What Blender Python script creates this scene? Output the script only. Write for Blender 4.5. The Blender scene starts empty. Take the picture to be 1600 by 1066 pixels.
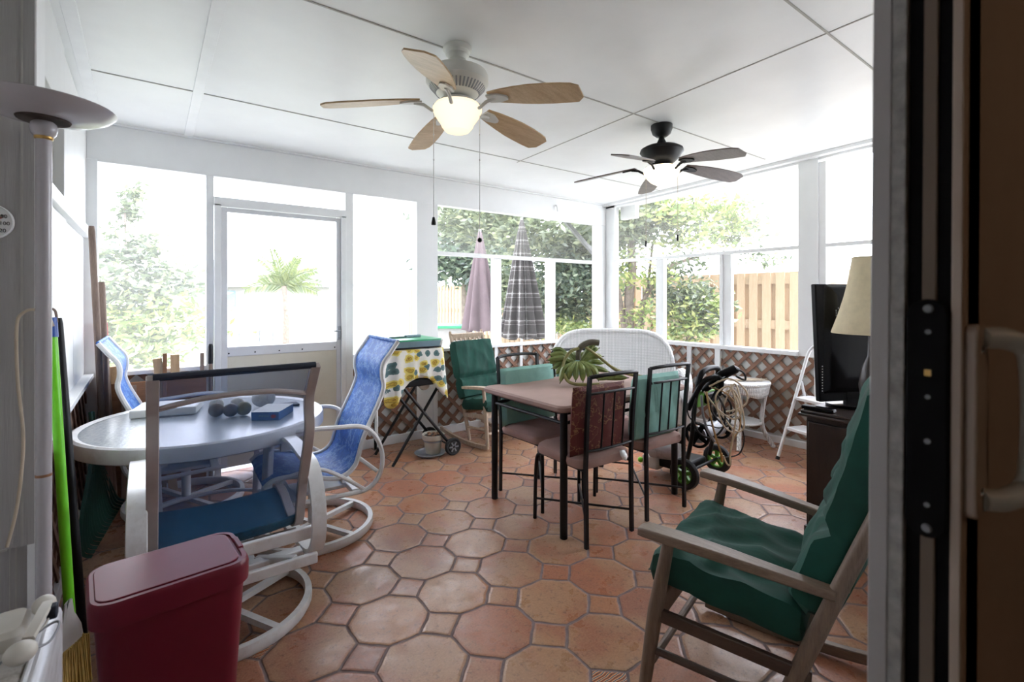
import bpy, bmesh, math, random
from math import sin, cos, pi, radians, sqrt
from mathutils import Vector, Matrix
random.seed(7)
S = bpy.context.scene
COL = S.collection

# ------------------------------------------------------------------ camera
cam_d = bpy.data.cameras.new('camera')
cam = bpy.data.objects.new('camera', cam_d)
COL.objects.link(cam)
YAW = 0.6435
cam.location = (0, 0, 1.40)
cam.rotation_euler = (pi / 2, 0, -YAW)
cam_d.sensor_width = 36.0
cam_d.sensor_fit = 'HORIZONTAL'
cam_d.lens = 36.0 * 761.0 / 1600.0
cam_d.shift_y = -(533.0 - 464.0) / 1600.0
cam_d.clip_start = 0.02
cam_d.clip_end = 300
cam_d.dof.use_dof = True
cam_d.dof.focus_distance = 3.0
cam_d.dof.aperture_fstop = 5.6
S.camera = cam

# ------------------------------------------------------------------ light: bright overcast sky
SKY = 9.0
world = bpy.data.worlds.new('overcast_sky')
S.world = world
world.use_nodes = True
bg = world.node_tree.nodes['Background']
wt = world.node_tree
wc = wt.nodes.new('ShaderNodeTexCoord'); wd = wt.nodes.new('ShaderNodeVectorMath'); wd.operation = 'DOT_PRODUCT'
wt.links.new(wc.outputs['Generated'], wd.inputs[0]); wd.inputs[1].default_value = Vector((.88, -.30, .36)).normalized()
wm = wt.nodes.new('ShaderNodeMath'); wm.operation = 'MULTIPLY_ADD'
wt.links.new(wd.outputs['Value'], wm.inputs[0]); wm.inputs[1].default_value = SKY * .50; wm.inputs[2].default_value = SKY * .97
wt.links.new(wm.outputs[0], bg.inputs[1])
bg.inputs[0].default_value = (0.93, 0.965, 1.08, 1)
S.view_settings.view_transform = 'Standard'
S.view_settings.look = 'None'
S.view_settings.gamma = 1.0
S.view_settings.use_curve_mapping = False
S.view_settings.exposure = 0.0
S.cycles.max_bounces = 10
S.cycles.diffuse_bounces = 6
S.cycles.transparent_max_bounces = 16
S.cycles.caustics_reflective = False
S.cycles.caustics_refractive = False
S.cycles.sample_clamp_indirect = 8.0
S.cycles.use_denoising = True

# ------------------------------------------------------------------ materials
class NT:
    def __init__(s, name):
        s.m = bpy.data.materials.new(name)
        s.m.use_nodes = True
        s.t = s.m.node_tree
        s.b = s.t.nodes['Principled BSDF']
        s.out = s.t.nodes['Material Output']
    def n(s, typ, **kw):
        nd = s.t.nodes.new(typ)
        for k, v in kw.items():
            setattr(nd, k, v)
        return nd
    def link(s, a, b):
        s.t.links.new(a, b)
    def put(s, sock, v):
        if hasattr(v, 'is_output'):
            s.link(v, sock)
        else:
            sock.default_value = v
    def ma(s, op, a, b=None, c=None):
        nd = s.n('ShaderNodeMath', operation=op)
        s.put(nd.inputs[0], a)
        if b is not None: s.put(nd.inputs[1], b)
        if c is not None: s.put(nd.inputs[2], c)
        return nd.outputs[0]
    def mix(s, f, a, b, mode='MIX'):
        nd = s.n('ShaderNodeMix', data_type='RGBA', blend_type=mode)
        s.put(nd.inputs[0], f); s.put(nd.inputs[6], a); s.put(nd.inputs[7], b)
        return nd.outputs[2]
    def noise(s, scale, detail=3, rough=.55, vec=None, stretch=None, out=0):
        nd = s.n('ShaderNodeTexNoise')
        nd.inputs['Scale'].default_value = scale
        nd.inputs['Detail'].default_value = detail
        nd.inputs['Roughness'].default_value = rough
        v = vec if vec is not None else s.obj()
        if stretch:
            mp = s.n('ShaderNodeMapping'); mp.inputs['Scale'].default_value = stretch
            s.link(v, mp.inputs[0]); v = mp.outputs[0]
        s.link(v, nd.inputs['Vector'])
        return nd.outputs[out]
    def obj(s):
        if not hasattr(s, '_o'):
            s._o = s.n('ShaderNodeTexCoord').outputs['Object']
        return s._o
    def ramp(s, f, stops, interp='LINEAR'):
        nd = s.n('ShaderNodeValToRGB')
        cr = nd.color_ramp; cr.interpolation = interp
        while len(cr.elements) < len(stops): cr.elements.new(.5)
        for e, (p, c) in zip(cr.elements, stops):
            e.position = p
            e.color = (c, c, c, 1) if isinstance(c, (int, float)) else (*c, 1)
        s.put(nd.inputs[0], f)
        return nd.outputs[0]
    def bump(s, h, strength=.3, dist=.01):
        nd = s.n('ShaderNodeBump')
        nd.inputs['Strength'].default_value = strength
        nd.inputs['Distance'].default_value = dist
        s.link(h, nd.inputs['Height'])
        s.link(nd.outputs[0], s.b.inputs['Normal'])

def c3(c): return (*c, 1)

def pm(name, col, rough=.5, var=.12, scale=12, bump=0, metal=0, bscale=None, stretch=None, spec=.5, dirt=None):
    t = NT(name)
    f = t.noise(scale, 4, stretch=stretch)
    lo = tuple(max(0, c * (1 - var)) for c in col); hi = tuple(min(1, c * (1 + var)) for c in col)
    c = t.ramp(f, [(.3, lo), (.7, hi)])
    if dirt:
        d = t.noise(dirt[1], 5, .7)
        c = t.mix(t.ramp(d, [(.52, 0), (.70, dirt[2])]), c, c3(dirt[0]))
    t.link(c, t.b.inputs['Base Color'])
    t.b.inputs['Roughness'].default_value = rough
    t.b.inputs['Metallic'].default_value = metal
    t.b.inputs['Specular IOR Level'].default_value = spec
    if bump:
        t.bump(t.noise(bscale or scale * 4, 3, stretch=stretch), bump, .004)
    return t.m

def wood(name, dark, light, rough=.55, axis=0, scale=9):
    t = NT(name)
    st = [14, 14, 14]; st[axis] = 1.2
    f = t.noise(scale * .25, 5, .6, stretch=tuple(st))
    g = t.noise(scale * 2.2, 3, .6, stretch=tuple(st))
    c = t.ramp(f, [(.3, dark), (.68, light)])
    c = t.mix(.35, c, t.ramp(g, [(.35, dark), (.6, light)]))
    t.link(c, t.b.inputs['Base Color'])
    t.b.inputs['Roughness'].default_value = rough
    t.bump(g, .25, .002)
    return t.m

M = {}
M['white'] = pm('white_paint', (.78, .79, .79), .5, .02, 6, .08, bscale=60)
M['white_trim'] = pm('white_gloss_trim', (.80, .81, .81), .35, .03, 9)
M['ceil'] = pm('ceiling_paint', (.79, .80, .795), .34, .03, 3, .10, bscale=18)
M['siding'] = pm('grey_siding', (.36, .35, .34), .6, .08, 5, .35, bscale=30, stretch=(6, 6, .3))
M['backing'] = pm('pale_backing_panel', (.60, .60, .57), .6, .06, 8)
M['lattice'] = pm('brown_lattice', (.225, .115, .07), .65, .2, 14, .15)
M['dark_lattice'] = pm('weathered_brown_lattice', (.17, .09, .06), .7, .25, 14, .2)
M['grid'] = pm('ceiling_seam', (.42, .41, .38), .7, .1, 20)
M['alu'] = pm('white_aluminium', (.66, .67, .69), .4, .03, 8)
M['patio'] = pm('white_powder_coat', (.76, .765, .77), .35, .05, 20, dirt=((.42, .38, .32), 9, .35))
M['taupe'] = pm('taupe_powder_coat', (.40, .345, .325), .4, .06, 20)
M['black'] = pm('black_metal', (.007, .007, .008), .45, .2, 30, spec=.3)
M['fanw'] = pm('white_fan_enamel', (.60, .60, .56), .35, .05, 8)
M['blackpl'] = pm('black_plastic', (.004, .004, .005), .42, .2, 30, spec=.15)
M['gblack'] = pm('gloss_black_plastic', (.004, .004, .005), .2, .1, 30, spec=.22)
M['rubber'] = pm('black_rubber', (.015, .015, .016), .75, .2, 40, .2)
M['suede'] = pm('brown_suede', (.35, .215, .185), .85, .16, 7, .1, bscale=120)
M['tabletop'] = pm('brown_tabletop_cloth', (.33, .215, .18), .75, .10, 5, .12, bscale=90)
M['green'] = pm('dark_green_cushion', (.002, .050, .034), .85, .3, 6, .45, bscale=9, stretch=(3, .8, 1))
M['aqua'] = pm('aqua_cushion', (.22, .42, .365), .85, .12, 8, .25, bscale=30)
M['maroon'] = pm('maroon_plastic', (.150, .008, .022), .42, .08, 6, spec=.35)
M['lime'] = pm('lime_green_tube', (.19, .72, .02), .35, .08, 10)
M['brick'] = None
M['grey'] = pm('grey_plastic', (.25, .26, .28), .4, .1, 12)
M['greyblue'] = pm('greyblue_plastic', (.16, .24, .28), .4, .1, 12)
M['bgreen'] = pm('bright_green_plastic', (.02, .28, .12), .35, .1, 12)
M['wgreen'] = pm('machine_green', (.10, .30, .03), .4, .12, 12)
M['phone'] = pm('aged_white_plastic', (.62, .59, .53), .4, .06, 12)
M['silver'] = pm('weathered_aluminium', (.60, .60, .62), .42, .12, 10, .2, metal=.25, stretch=(4, .5, 4), dirt=((.26, .23, .21), 14, .6))
M['stained'] = pm('stained_white_top', (.50, .48, .45), .6, .15, 9, .1, dirt=((.20, .16, .12), 16, .9))
M['gold'] = pm('brass', (.55, .36, .12), .3, .1, 12, metal=.8)
M['chrome'] = pm('chrome', (.6, .6, .6), .2, .05, 12, metal=1)
M['lampw'] = pm('lamp_enamel', (.46, .44, .46), .25, .05, 6)
M['cream'] = pm('cream_lampshade', (.70, .60, .40), .8, .05, 30, .1, bscale=200)
M['blade1'] = wood('oak_blade', (.40, .26, .13), (.60, .42, .24), .4)
M['blade2'] = wood('walnut_blade', (.10, .075, .065), (.19, .15, .135), .4)
M['oak'] = wood('worn_oak', (.115, .075, .05), (.235, .165, .115), .5, 1)
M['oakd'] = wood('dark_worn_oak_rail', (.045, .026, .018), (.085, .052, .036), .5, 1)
M['latch'] = pm('matt_black', (.004, .004, .005), .65, .1, 30, spec=.12)
M['oakz'] = wood('worn_oak_post', (.105, .07, .048), (.215, .15, .105), .5, 2)
M['pale'] = wood('pale_weathered_wood', (.36, .26, .18), (.56, .44, .33), .6, 2)
M['pine'] = wood('pine_board', (.42, .26, .12), (.62, .43, .24), .6, 2)
M['ply'] = wood('brown_plywood', (.17, .075, .03), (.32, .15, .07), .6, 0)
M['fence'] = wood('cedar_fence', (.34, .235, .135), (.42, .31, .20), .7, 2)
M['espresso'] = wood('espresso_wood', (.018, .012, .010), (.040, .026, .021), .35, 2)
M['handle'] = wood('grey_wood_handle', (.16, .11, .085), (.30, .22, .175), .7, 2)
M['wicker'] = None
M['lawn'] = pm('lawn', (.36, .38, .30), .9, .2, 2)
M['concrete'] = pm('patio_slab', (.80, .79, .77), .8, .1, 3)
M['bark'] = pm('bark', (.20, .16, .13), .9, .3, 12, .5)
M['clay'] = pm('planter', (.52, .47, .38), .6, .08, 12)
M['soil'] = pm('dry_soil', (.05, .035, .03), .9, .4, 40)
M['straw'] = pm('straw_bristle', (.62, .43, .13), .8, .3, 60, .4, stretch=(8, 8, .6))
M['rake'] = pm('green_rake_plastic', (.035, .13, .10), .4, .1, 12)
M['tan'] = pm('tan_cord', (.48, .40, .30), .6, .1, 20)
M['hosec'] = pm('cream_hose', (.58, .47, .33), .45, .1, 20)
M['hoseb'] = pm('amber_hose', (.40, .25, .10), .4, .1, 20)
M['pink'] = pm('faded_pink_canvas', (.155, .112, .122), .9, .08, 8)
M['binp'] = pm('pale_bin', (.14, .165, .19), .5, .05, 8)
M['downpipe'] = pm('grey_white_downpipe', (.15, .15, .15), .5, .05, 8)
M['roofs'] = pm('grey_shingles', (.165, .16, .165), .9, .1, 5)
M['stucco'] = pm('white_stucco', (.30, .29, .275), .9, .03, 5)
M['bluecap'] = pm('blue_plastic', (.02, .09, .40), .4, .1, 12)
M['red'] = pm('red_grip', (.45, .04, .04), .5, .1, 12)
M['paper'] = pm('white_paper', (.80, .80, .79), .8, .02, 12)
M['navy'] = pm('navy_cloth', (.012, .018, .035), .7, .1, 30)
M['boxblue'] = pm('blue_carton', (.035, .13, .33), .5, .15, 20)
M['teal'] = pm('dark_teal', (.01, .09, .07), .45, .1, 12)
M['ivory'] = pm('ivory_door_panel', (.66, .63, .53), .5, .04, 5, dirt=((.45, .40, .30), 5, .35))
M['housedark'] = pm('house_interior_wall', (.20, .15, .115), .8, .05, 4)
M['vinyl'] = pm('door_vinyl', (.44, .415, .41), .45, .04, 6)
M['vinylw'] = pm('door_vinyl_inside', (.46, .36, .29), .4, .04, 6)
M['pile'] = pm('weatherstrip_pile', (.40, .385, .37), .95, .25, 60, .6, bscale=90)

def emis(name, col, st):
    t = NT(name)
    e = t.n('ShaderNodeEmission')
    lw = t.n('ShaderNodeLayerWeight'); lw.inputs[0].default_value = .35
    t.link(t.mix(lw.outputs['Facing'], c3(col), c3((1.0, .80, .52))), e.inputs[0])
    e.inputs[1].default_value = st
    t.link(e.outputs[0], t.out.inputs[0])
    return t.m
M['bulb1'] = emis('lit_frosted_glass_bowl', (1.0, .90, .70), 1.35)
M['bulb2'] = emis('lit_frosted_glass_dome', (1.0, .93, .80), 3.2)

def screen_mat(name, haze, col=(.80, .80, .78)):
    """insect screen: mostly see-through, the threads scatter the daylight that falls on them"""
    t = NT(name)
    tr = t.n('ShaderNodeBsdfTransparent')
    tl = t.n('ShaderNodeBsdfTranslucent'); tl.inputs[0].default_value = c3(col)
    df = t.n('ShaderNodeBsdfDiffuse'); df.inputs[0].default_value = c3(tuple(c * .6 for c in col))
    m1 = t.n('ShaderNodeMixShader'); m1.inputs[0].default_value = .35
    t.link(tl.outputs[0], m1.inputs[1]); t.link(df.outputs[0], m1.inputs[2])
    m2 = t.n('ShaderNodeMixShader')
    t.put(m2.inputs[0], t.ma('ADD', haze * .8, t.ma('MULTIPLY', t.noise(5, 2), haze * .4)))
    t.link(tr.outputs[0], m2.inputs[1]); t.link(m1.outputs[0], m2.inputs[2])
    t.link(m2.outputs[0], t.out.inputs[0])
    return t.m
M['scr_clear'] = screen_mat('insect_screen', .03)
M['scr_hazy'] = screen_mat('dusty_insect_screen', .15, (.86, .86, .85))
M['scr_shade'] = screen_mat('doubled_insect_screen', .15, (.66, .66, .60))
M['scr_door'] = screen_mat('door_insect_screen', .05, (.86, .86, .85))

def sling_mat(name, col, see, streak=None):
    t = NT(name)
    f = t.noise(60, 2, stretch=(1, 1, 1))
    c = t.ramp(f, [(.3, tuple(x * .8 for x in col)), (.7, tuple(min(1, x * 1.2) for x in col))])
    if streak:
        w = t.noise(6, 5, .7)
        w2 = t.noise(13, 5, .7)
        g = t.ma('ABSOLUTE', t.ma('SUBTRACT', t.ma('ADD', t.ma('MULTIPLY', w, .6), t.ma('MULTIPLY', w2, .4)), .5))
        c = t.mix(t.ramp(g, [(.0, .8), (.010, .5), (.026, 0)]), c, c3(streak))
    t.link(c, t.b.inputs['Base Color'])
    t.b.inputs['Roughness'].default_value = .6
    if see:
        tr = t.n('ShaderNodeBsdfTransparent'); tr.inputs[0].default_value = (.92, .94, 1, 1)
        mx = t.n('ShaderNodeMixShader'); mx.inputs[0].default_value = 1 - see
        t.link(tr.outputs[0], mx.inputs[1]); t.link(t.b.outputs[0], mx.inputs[2])
        t.link(mx.outputs[0], t.out.inputs[0])
    return t.m
M['sling_navy'] = sling_mat('navy_mesh_sling', (.035, .110, .25), .66)
M['sling_teal'] = sling_mat('teal_mesh_seat', (.012, .098, .185), .08)
M['sling_blue'] = sling_mat('blue_streaked_sling', (.032, .135, .47), 0, (.24, .42, .70))

# saltillo floor: octagons with small squares at the corners
def floor_mat():
    t = NT('saltillo_octagon_tiles')
    P, X0, Y0 = .3288, 1.335, 1.85
    sx = t.n('ShaderNodeSeparateXYZ')
    nz = t.n('ShaderNodeTexNoise'); nz.inputs['Scale'].default_value = 5; nz.inputs['Detail'].default_value = 3
    t.link(t.obj(), nz.inputs['Vector'])
    va = t.n('ShaderNodeVectorMath', operation='SUBTRACT'); t.link(nz.outputs['Color'], va.inputs[0]); va.inputs[1].default_value = (.5, .5, .5)
    vs = t.n('ShaderNodeVectorMath', operation='SCALE'); t.link(va.outputs[0], vs.inputs[0]); vs.inputs['Scale'].default_value = .035
    vv = t.n('ShaderNodeVectorMath', operation='ADD'); t.link(t.obj(), vv.inputs[0]); t.link(vs.outputs[0], vv.inputs[1])
    t.link(vv.outputs[0], sx.inputs[0])
    px = t.ma('DIVIDE', t.ma('SUBTRACT', sx.outputs[0], X0), P)
    py = t.ma('DIVIDE', t.ma('SUBTRACT', sx.outputs[1], Y0), P)
    rx, ry = t.ma('ROUND', px), t.ma('ROUND', py)
    u = t.ma('ABSOLUTE', t.ma('SUBTRACT', px, rx)); v = t.ma('ABSOLUTE', t.ma('SUBTRACT', py, ry))
    d = t.ma('ADD', u, v)
    C = .300
    insq = t.ma('LESS_THAN', d, C)
    e1 = t.ma('MULTIPLY', t.ma('ABSOLUTE', t.ma('SUBTRACT', d, C)), .7071)
    e2 = t.ma('ADD', t.ma('MINIMUM', u, v), t.ma('MULTIPLY', insq, 5))
    e = t.ma('MINIMUM', e1, e2)
    ox, oy = t.ma('FLOOR', px), t.ma('FLOOR', py)
    def sel(a, b): return t.ma('ADD', t.ma('MULTIPLY', insq, t.ma('ADD', a, 57.3)), t.ma('MULTIPLY', t.ma('SUBTRACT', 1, insq), b))
    idv = t.n('ShaderNodeCombineXYZ'); t.link(sel(rx, ox), idv.inputs[0]); t.link(sel(ry, oy), idv.inputs[1])
    wn = t.n('ShaderNodeTexWhiteNoise', noise_dimensions='3D'); t.link(idv.outputs[0], wn.inputs['Vector'])
    tile = t.ramp(wn.outputs['Value'], [(0, (.42, .150, .075)), (.2, (.45, .195, .10)), (.38, (.47, .275, .14)), (.55, (.43, .32, .20)), (.72, (.31, .155, .115)), (.86, (.26, .125, .095)), (1, (.44, .18, .105))])
    # blotches inside each tile, offset per tile
    off = t.n('ShaderNodeVectorMath', operation='ADD')
    sc = t.n('ShaderNodeVectorMath', operation='SCALE'); t.link(wn.outputs['Color'], sc.inputs[0]); sc.inputs['Scale'].default_value = 20
    t.link(t.obj(), off.inputs[0]); t.link(sc.outputs[0], off.inputs[1])
    b1 = t.noise(4.2, 4, .6, vec=off.outputs[0])
    tile = t.mix(t.ramp(b1, [(.45, 0), (.58, .85)]), tile, (.37, .155, .095, 1))
    b2 = t.noise(3.0, 4, .6, vec=off.outputs[0], stretch=(1.3, .7, 1))
    tile = t.mix(t.ramp(b2, [(.47, 0), (.60, .75)]), tile, (.47, .335, .20, 1))
    sp = t.noise(38, 5, .75)
    tile = t.mix(t.ramp(sp, [(.54, 0), (.66, .8)]), tile, (.10, .06, .05, 1))
    fine = t.noise(110, 3, .6)
    tile = t.mix(.35, tile, t.ramp(fine, [(.3, (.25, .12, .08)), (.7, (.55, .36, .24))]))
    # painted talavera squares
    def at(i, j):
        a = t.ma('COMPARE', rx, float(i), .1); b = t.ma('COMPARE', ry, float(j), .1)
        return t.ma('MULTIPLY', t.ma('MULTIPLY', a, b), insq)
    deco = at(-3, 1)
    for ij in ((0, -2), (-6, 4), (3, -5), (6, -3)): deco = t.ma('MAXIMUM', deco, at(*ij))
    wv = t.n('ShaderNodeTexWave', wave_type='RINGS'); wv.inputs['Scale'].default_value = 18; wv.inputs['Distortion'].default_value = 3
    t.link(t.obj(), wv.inputs['Vector'])
    dec = t.ramp(wv.outputs['Fac'], [(0, (.04, .04, .05)), (.2, (.55, .18, .05)), (.62, (.60, .22, .06)), (.8, (.70, .66, .55)), (.95, (.05, .05, .06))])
    tile = t.mix(1.0, tile, (.90, .80, .76, 1), 'MULTIPLY')
    tile = t.mix(deco, tile, dec)
    g = t.ramp(t.ma('ADD', e, t.ma('MULTIPLY', t.ma('SUBTRACT', t.noise(14, 4), .5), .016)), [(.013, 1), (.025, 0)])
    grout = t.ramp(t.noise(25, 4), [(.3, (.135, .095, .09)), (.7, (.23, .17, .16))])
    t.link(t.mix(g, tile, grout), t.b.inputs['Base Color'])
    ro = t.ramp(t.noise(9, 5, .65), [(.35, .24), (.68, .46)])
    t.link(t.mix(g, ro, (.8, .8, .8, 1)), t.b.inputs['Roughness'])
    t.b.inputs['Specular IOR Level'].default_value = .34
    h = t.ma('ADD', t.ramp(e, [(.008, 0), (.024, .75), (.05, 1)]), t.ma('MULTIPLY', t.noise(30, 4), .12))
    h = t.ma('ADD', h, t.ma('MULTIPLY', t.noise(6, 3), .45))
    t.bump(h, .7, .007)
    return t.m
M['floor'] = floor_mat()

def wicker_mat():
    t = NT('white_wicker_weave')
    w1 = t.n('ShaderNodeTexWave'); w1.inputs['Scale'].default_value = 20; w1.bands_direction = 'X'
    w2 = t.n('ShaderNodeTexWave'); w2.inputs['Scale'].default_value = 26; w2.bands_direction = 'Z'
    t.link(t.obj(), w1.inputs[0]); t.link(t.obj(), w2.inputs[0])
    k = t.ma('MULTIPLY', w1.outputs['Fac'], w2.outputs['Fac'])
    t.link(t.ramp(k, [(0, (.45, .45, .45)), (.28, (.86, .86, .85))]), t.b.inputs['Base Color'])
    t.b.inputs['Roughness'].default_value = .5
    t.bump(k, .6, .006)
    return t.m
M['wicker'] = wicker_mat()

def floral_mat():
    t = NT('yellow_rose_cloth')
    vo = t.n('ShaderNodeTexVoronoi'); vo.inputs['Scale'].default_value = 13.5
    vo.voronoi_dimensions = '2D'
    sx = t.n('ShaderNodeSeparateXYZ'); t.link(t.obj(), sx.inputs[0])
    cx = t.n('ShaderNodeCombineXYZ'); wob0 = t.ma('MULTIPLY', t.noise(9, 3), .10)
    t.link(t.ma('ADD', t.ma('ADD', sx.outputs[0], t.ma('MULTIPLY', sx.outputs[1], .8)), wob0), cx.inputs[0])
    t.link(t.ma('ADD', sx.outputs[2], t.ma('MULTIPLY', sx.outputs[1], .35)), cx.inputs[1])
    t.link(cx.outputs[0], vo.inputs['Vector'])
    d = vo.outputs['Distance']
    r = t.n('ShaderNodeSeparateColor'); t.link(vo.outputs['Color'], r.inputs[0])
    wob = t.ma('ADD', d, t.ma('MULTIPLY', t.ma('SUBTRACT', t.noise(16, 3), .5), .45))
    isrose = t.ma('GREATER_THAN', r.outputs[0], .52)
    rose = t.ramp(wob, [(0, (.25, .13, .02)), (.10, (.66, .44, .06)), (.22, (.30, .20, .03)), (.27, (.72, .58, .12)), (.44, (.74, .62, .18)), (.48, (.76, .74, .64))], 'LINEAR')
    leaf = t.ramp(wob, [(.0, (.05, .10, .11)), (.30, (.11, .19, .18)), (.36, (.07, .13, .13)), (.40, (.76, .74, .68))], 'LINEAR')
    t.link(t.mix(isrose, leaf, rose), t.b.inputs['Base Color'])
    t.b.inputs['Roughness'].default_value = .85
    t.bump(t.noise(9, 3), .3, .01)
    return t.m
M['floral'] = floral_mat()

def brocade_mat():
    t = NT('maroon_brocade')
    n = t.noise(17, 3, .5)
    g = t.ma('ABSOLUTE', t.ma('SUBTRACT', n, .5))
    c = t.mix(t.ramp(g, [(.006, .8), (.022, 0)]), (.105, .016, .013, 1), (.30, .16, .07, 1))
    k = t.noise(6, 2)
    c = t.mix(t.ramp(k, [(.5, 0), (.6, .5)]), c, (.15, .035, .028, 1))
    t.link(c, t.b.inputs['Base Color'])
    t.b.inputs['Roughness'].default_value = .75
    t.bump(t.noise(40, 2), .25, .003)
    return t.m
M['brocade'] = brocade_mat()

def plaid_mat():
    t = NT('grey_plaid_canvas')
    sx = t.n('ShaderNodeSeparateXYZ'); t.link(t.obj(), sx.inputs[0])
    z = t.ma('FRACT', t.ma('MULTIPLY', sx.outputs[2], 5.5))
    s1 = t.ramp(z, [(0, .25), (.28, .25), (.32, .75), (.38, .25), (.55, .5), (.62, .85), (.68, .35), (.9, .2)])
    an = t.ma('ARCTAN2', sx.outputs[1], sx.outputs[0])
    a = t.ma('FRACT', t.ma('MULTIPLY', an, 1.9))
    s2 = t.ramp(a, [(0, .3), (.4, .35), (.5, .85), (.6, .3), (.8, .2)])
    m = t.ma('MULTIPLY', t.ma('ADD', s1, s2), .5)
    t.link(t.ramp(m, [(.25, (.050, .044, .043)), (.42, (.10, .088, .083)), (.60, (.40, .39, .38))]), t.b.inputs['Base Color'])
    t.b.inputs['Roughness'].default_value = .9
    return t.m
M['plaid'] = plaid_mat()

def glass_top():
    t = NT('obscured_glass_top')
    n = t.noise(55, 3, .6)
    t.link(t.ramp(n, [(.3, (.50, .55, .58)), (.7, (.66, .70, .73))]), t.b.inputs['Base Color'])
    t.b.inputs['Roughness'].default_value = .16
    t.b.inputs['Transmission Weight'].default_value = .15
    t.bump(n, .45, .003)
    return t.m
M['glasstop'] = glass_top()

def leaf_mat(name, stops, tl=.35):
    t = NT(name)
    ge = t.n('ShaderNodeNewGeometry')
    c = t.ramp(ge.outputs['Random Per Island'], stops)
    df = t.n('ShaderNodeBsdfDiffuse'); t.link(c, df.inputs[0])
    tr = t.n('ShaderNodeBsdfTranslucent'); t.link(c, tr.inputs[0])
    mx = t.n('ShaderNodeMixShader'); mx.inputs[0].default_value = tl
    t.link(df.outputs[0], mx.inputs[1]); t.link(tr.outputs[0], mx.inputs[2])
    gl = t.n('ShaderNodeBsdfGlossy'); gl.inputs['Roughness'].default_value = .35; gl.inputs[0].default_value = (1, 1, 1, 1)
    m2 = t.n('ShaderNodeMixShader'); m2.inputs[0].default_value = .06
    t.link(mx.outputs[0], m2.inputs[1]); t.link(gl.outputs[0], m2.inputs[2])
    t.link(m2.outputs[0], t.out.inputs[0])
    return t.m
M['leaf'] = leaf_mat('green_leaves', [(0, (.06, .085, .05)), (.4, (.12, .155, .085)), (.75, (.22, .265, .14)), (1, (.36, .38, .21))])
M['leafy'] = leaf_mat('yellowgreen_leaves', [(0, (.12, .19, .06)), (.5, (.25, .33, .09)), (1, (.50, .50, .18))])
M['leafd'] = leaf_mat('dark_green_leaves', [(0, (.045, .08, .06)), (.5, (.095, .15, .095)), (.85, (.19, .25, .15)), (1, (.32, .36, .24))])
M['palm'] = leaf_mat('palm_fronds', [(0, (.06, .10, .02)), (1, (.17, .20, .05))])

def banana_mat():
    t = NT('green_plantain_skin')
    n = t.noise(14, 4, .6)
    t.link(t.ramp(n, [(.3, (.10, .15, .035)), (.6, (.22, .27, .075)), (.75, (.30, .32, .12))]), t.b.inputs['Base Color'])
    t.b.inputs['Roughness'].default_value = .5
    return t.m
M['banana'] = banana_mat()
M['bstem'] = pm('plantain_stalk', (.26, .24, .085), .55, .25, 10)
M['bdark'] = pm('cut_stalk_end', (.12, .105, .075), .7, .3, 10)

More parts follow.
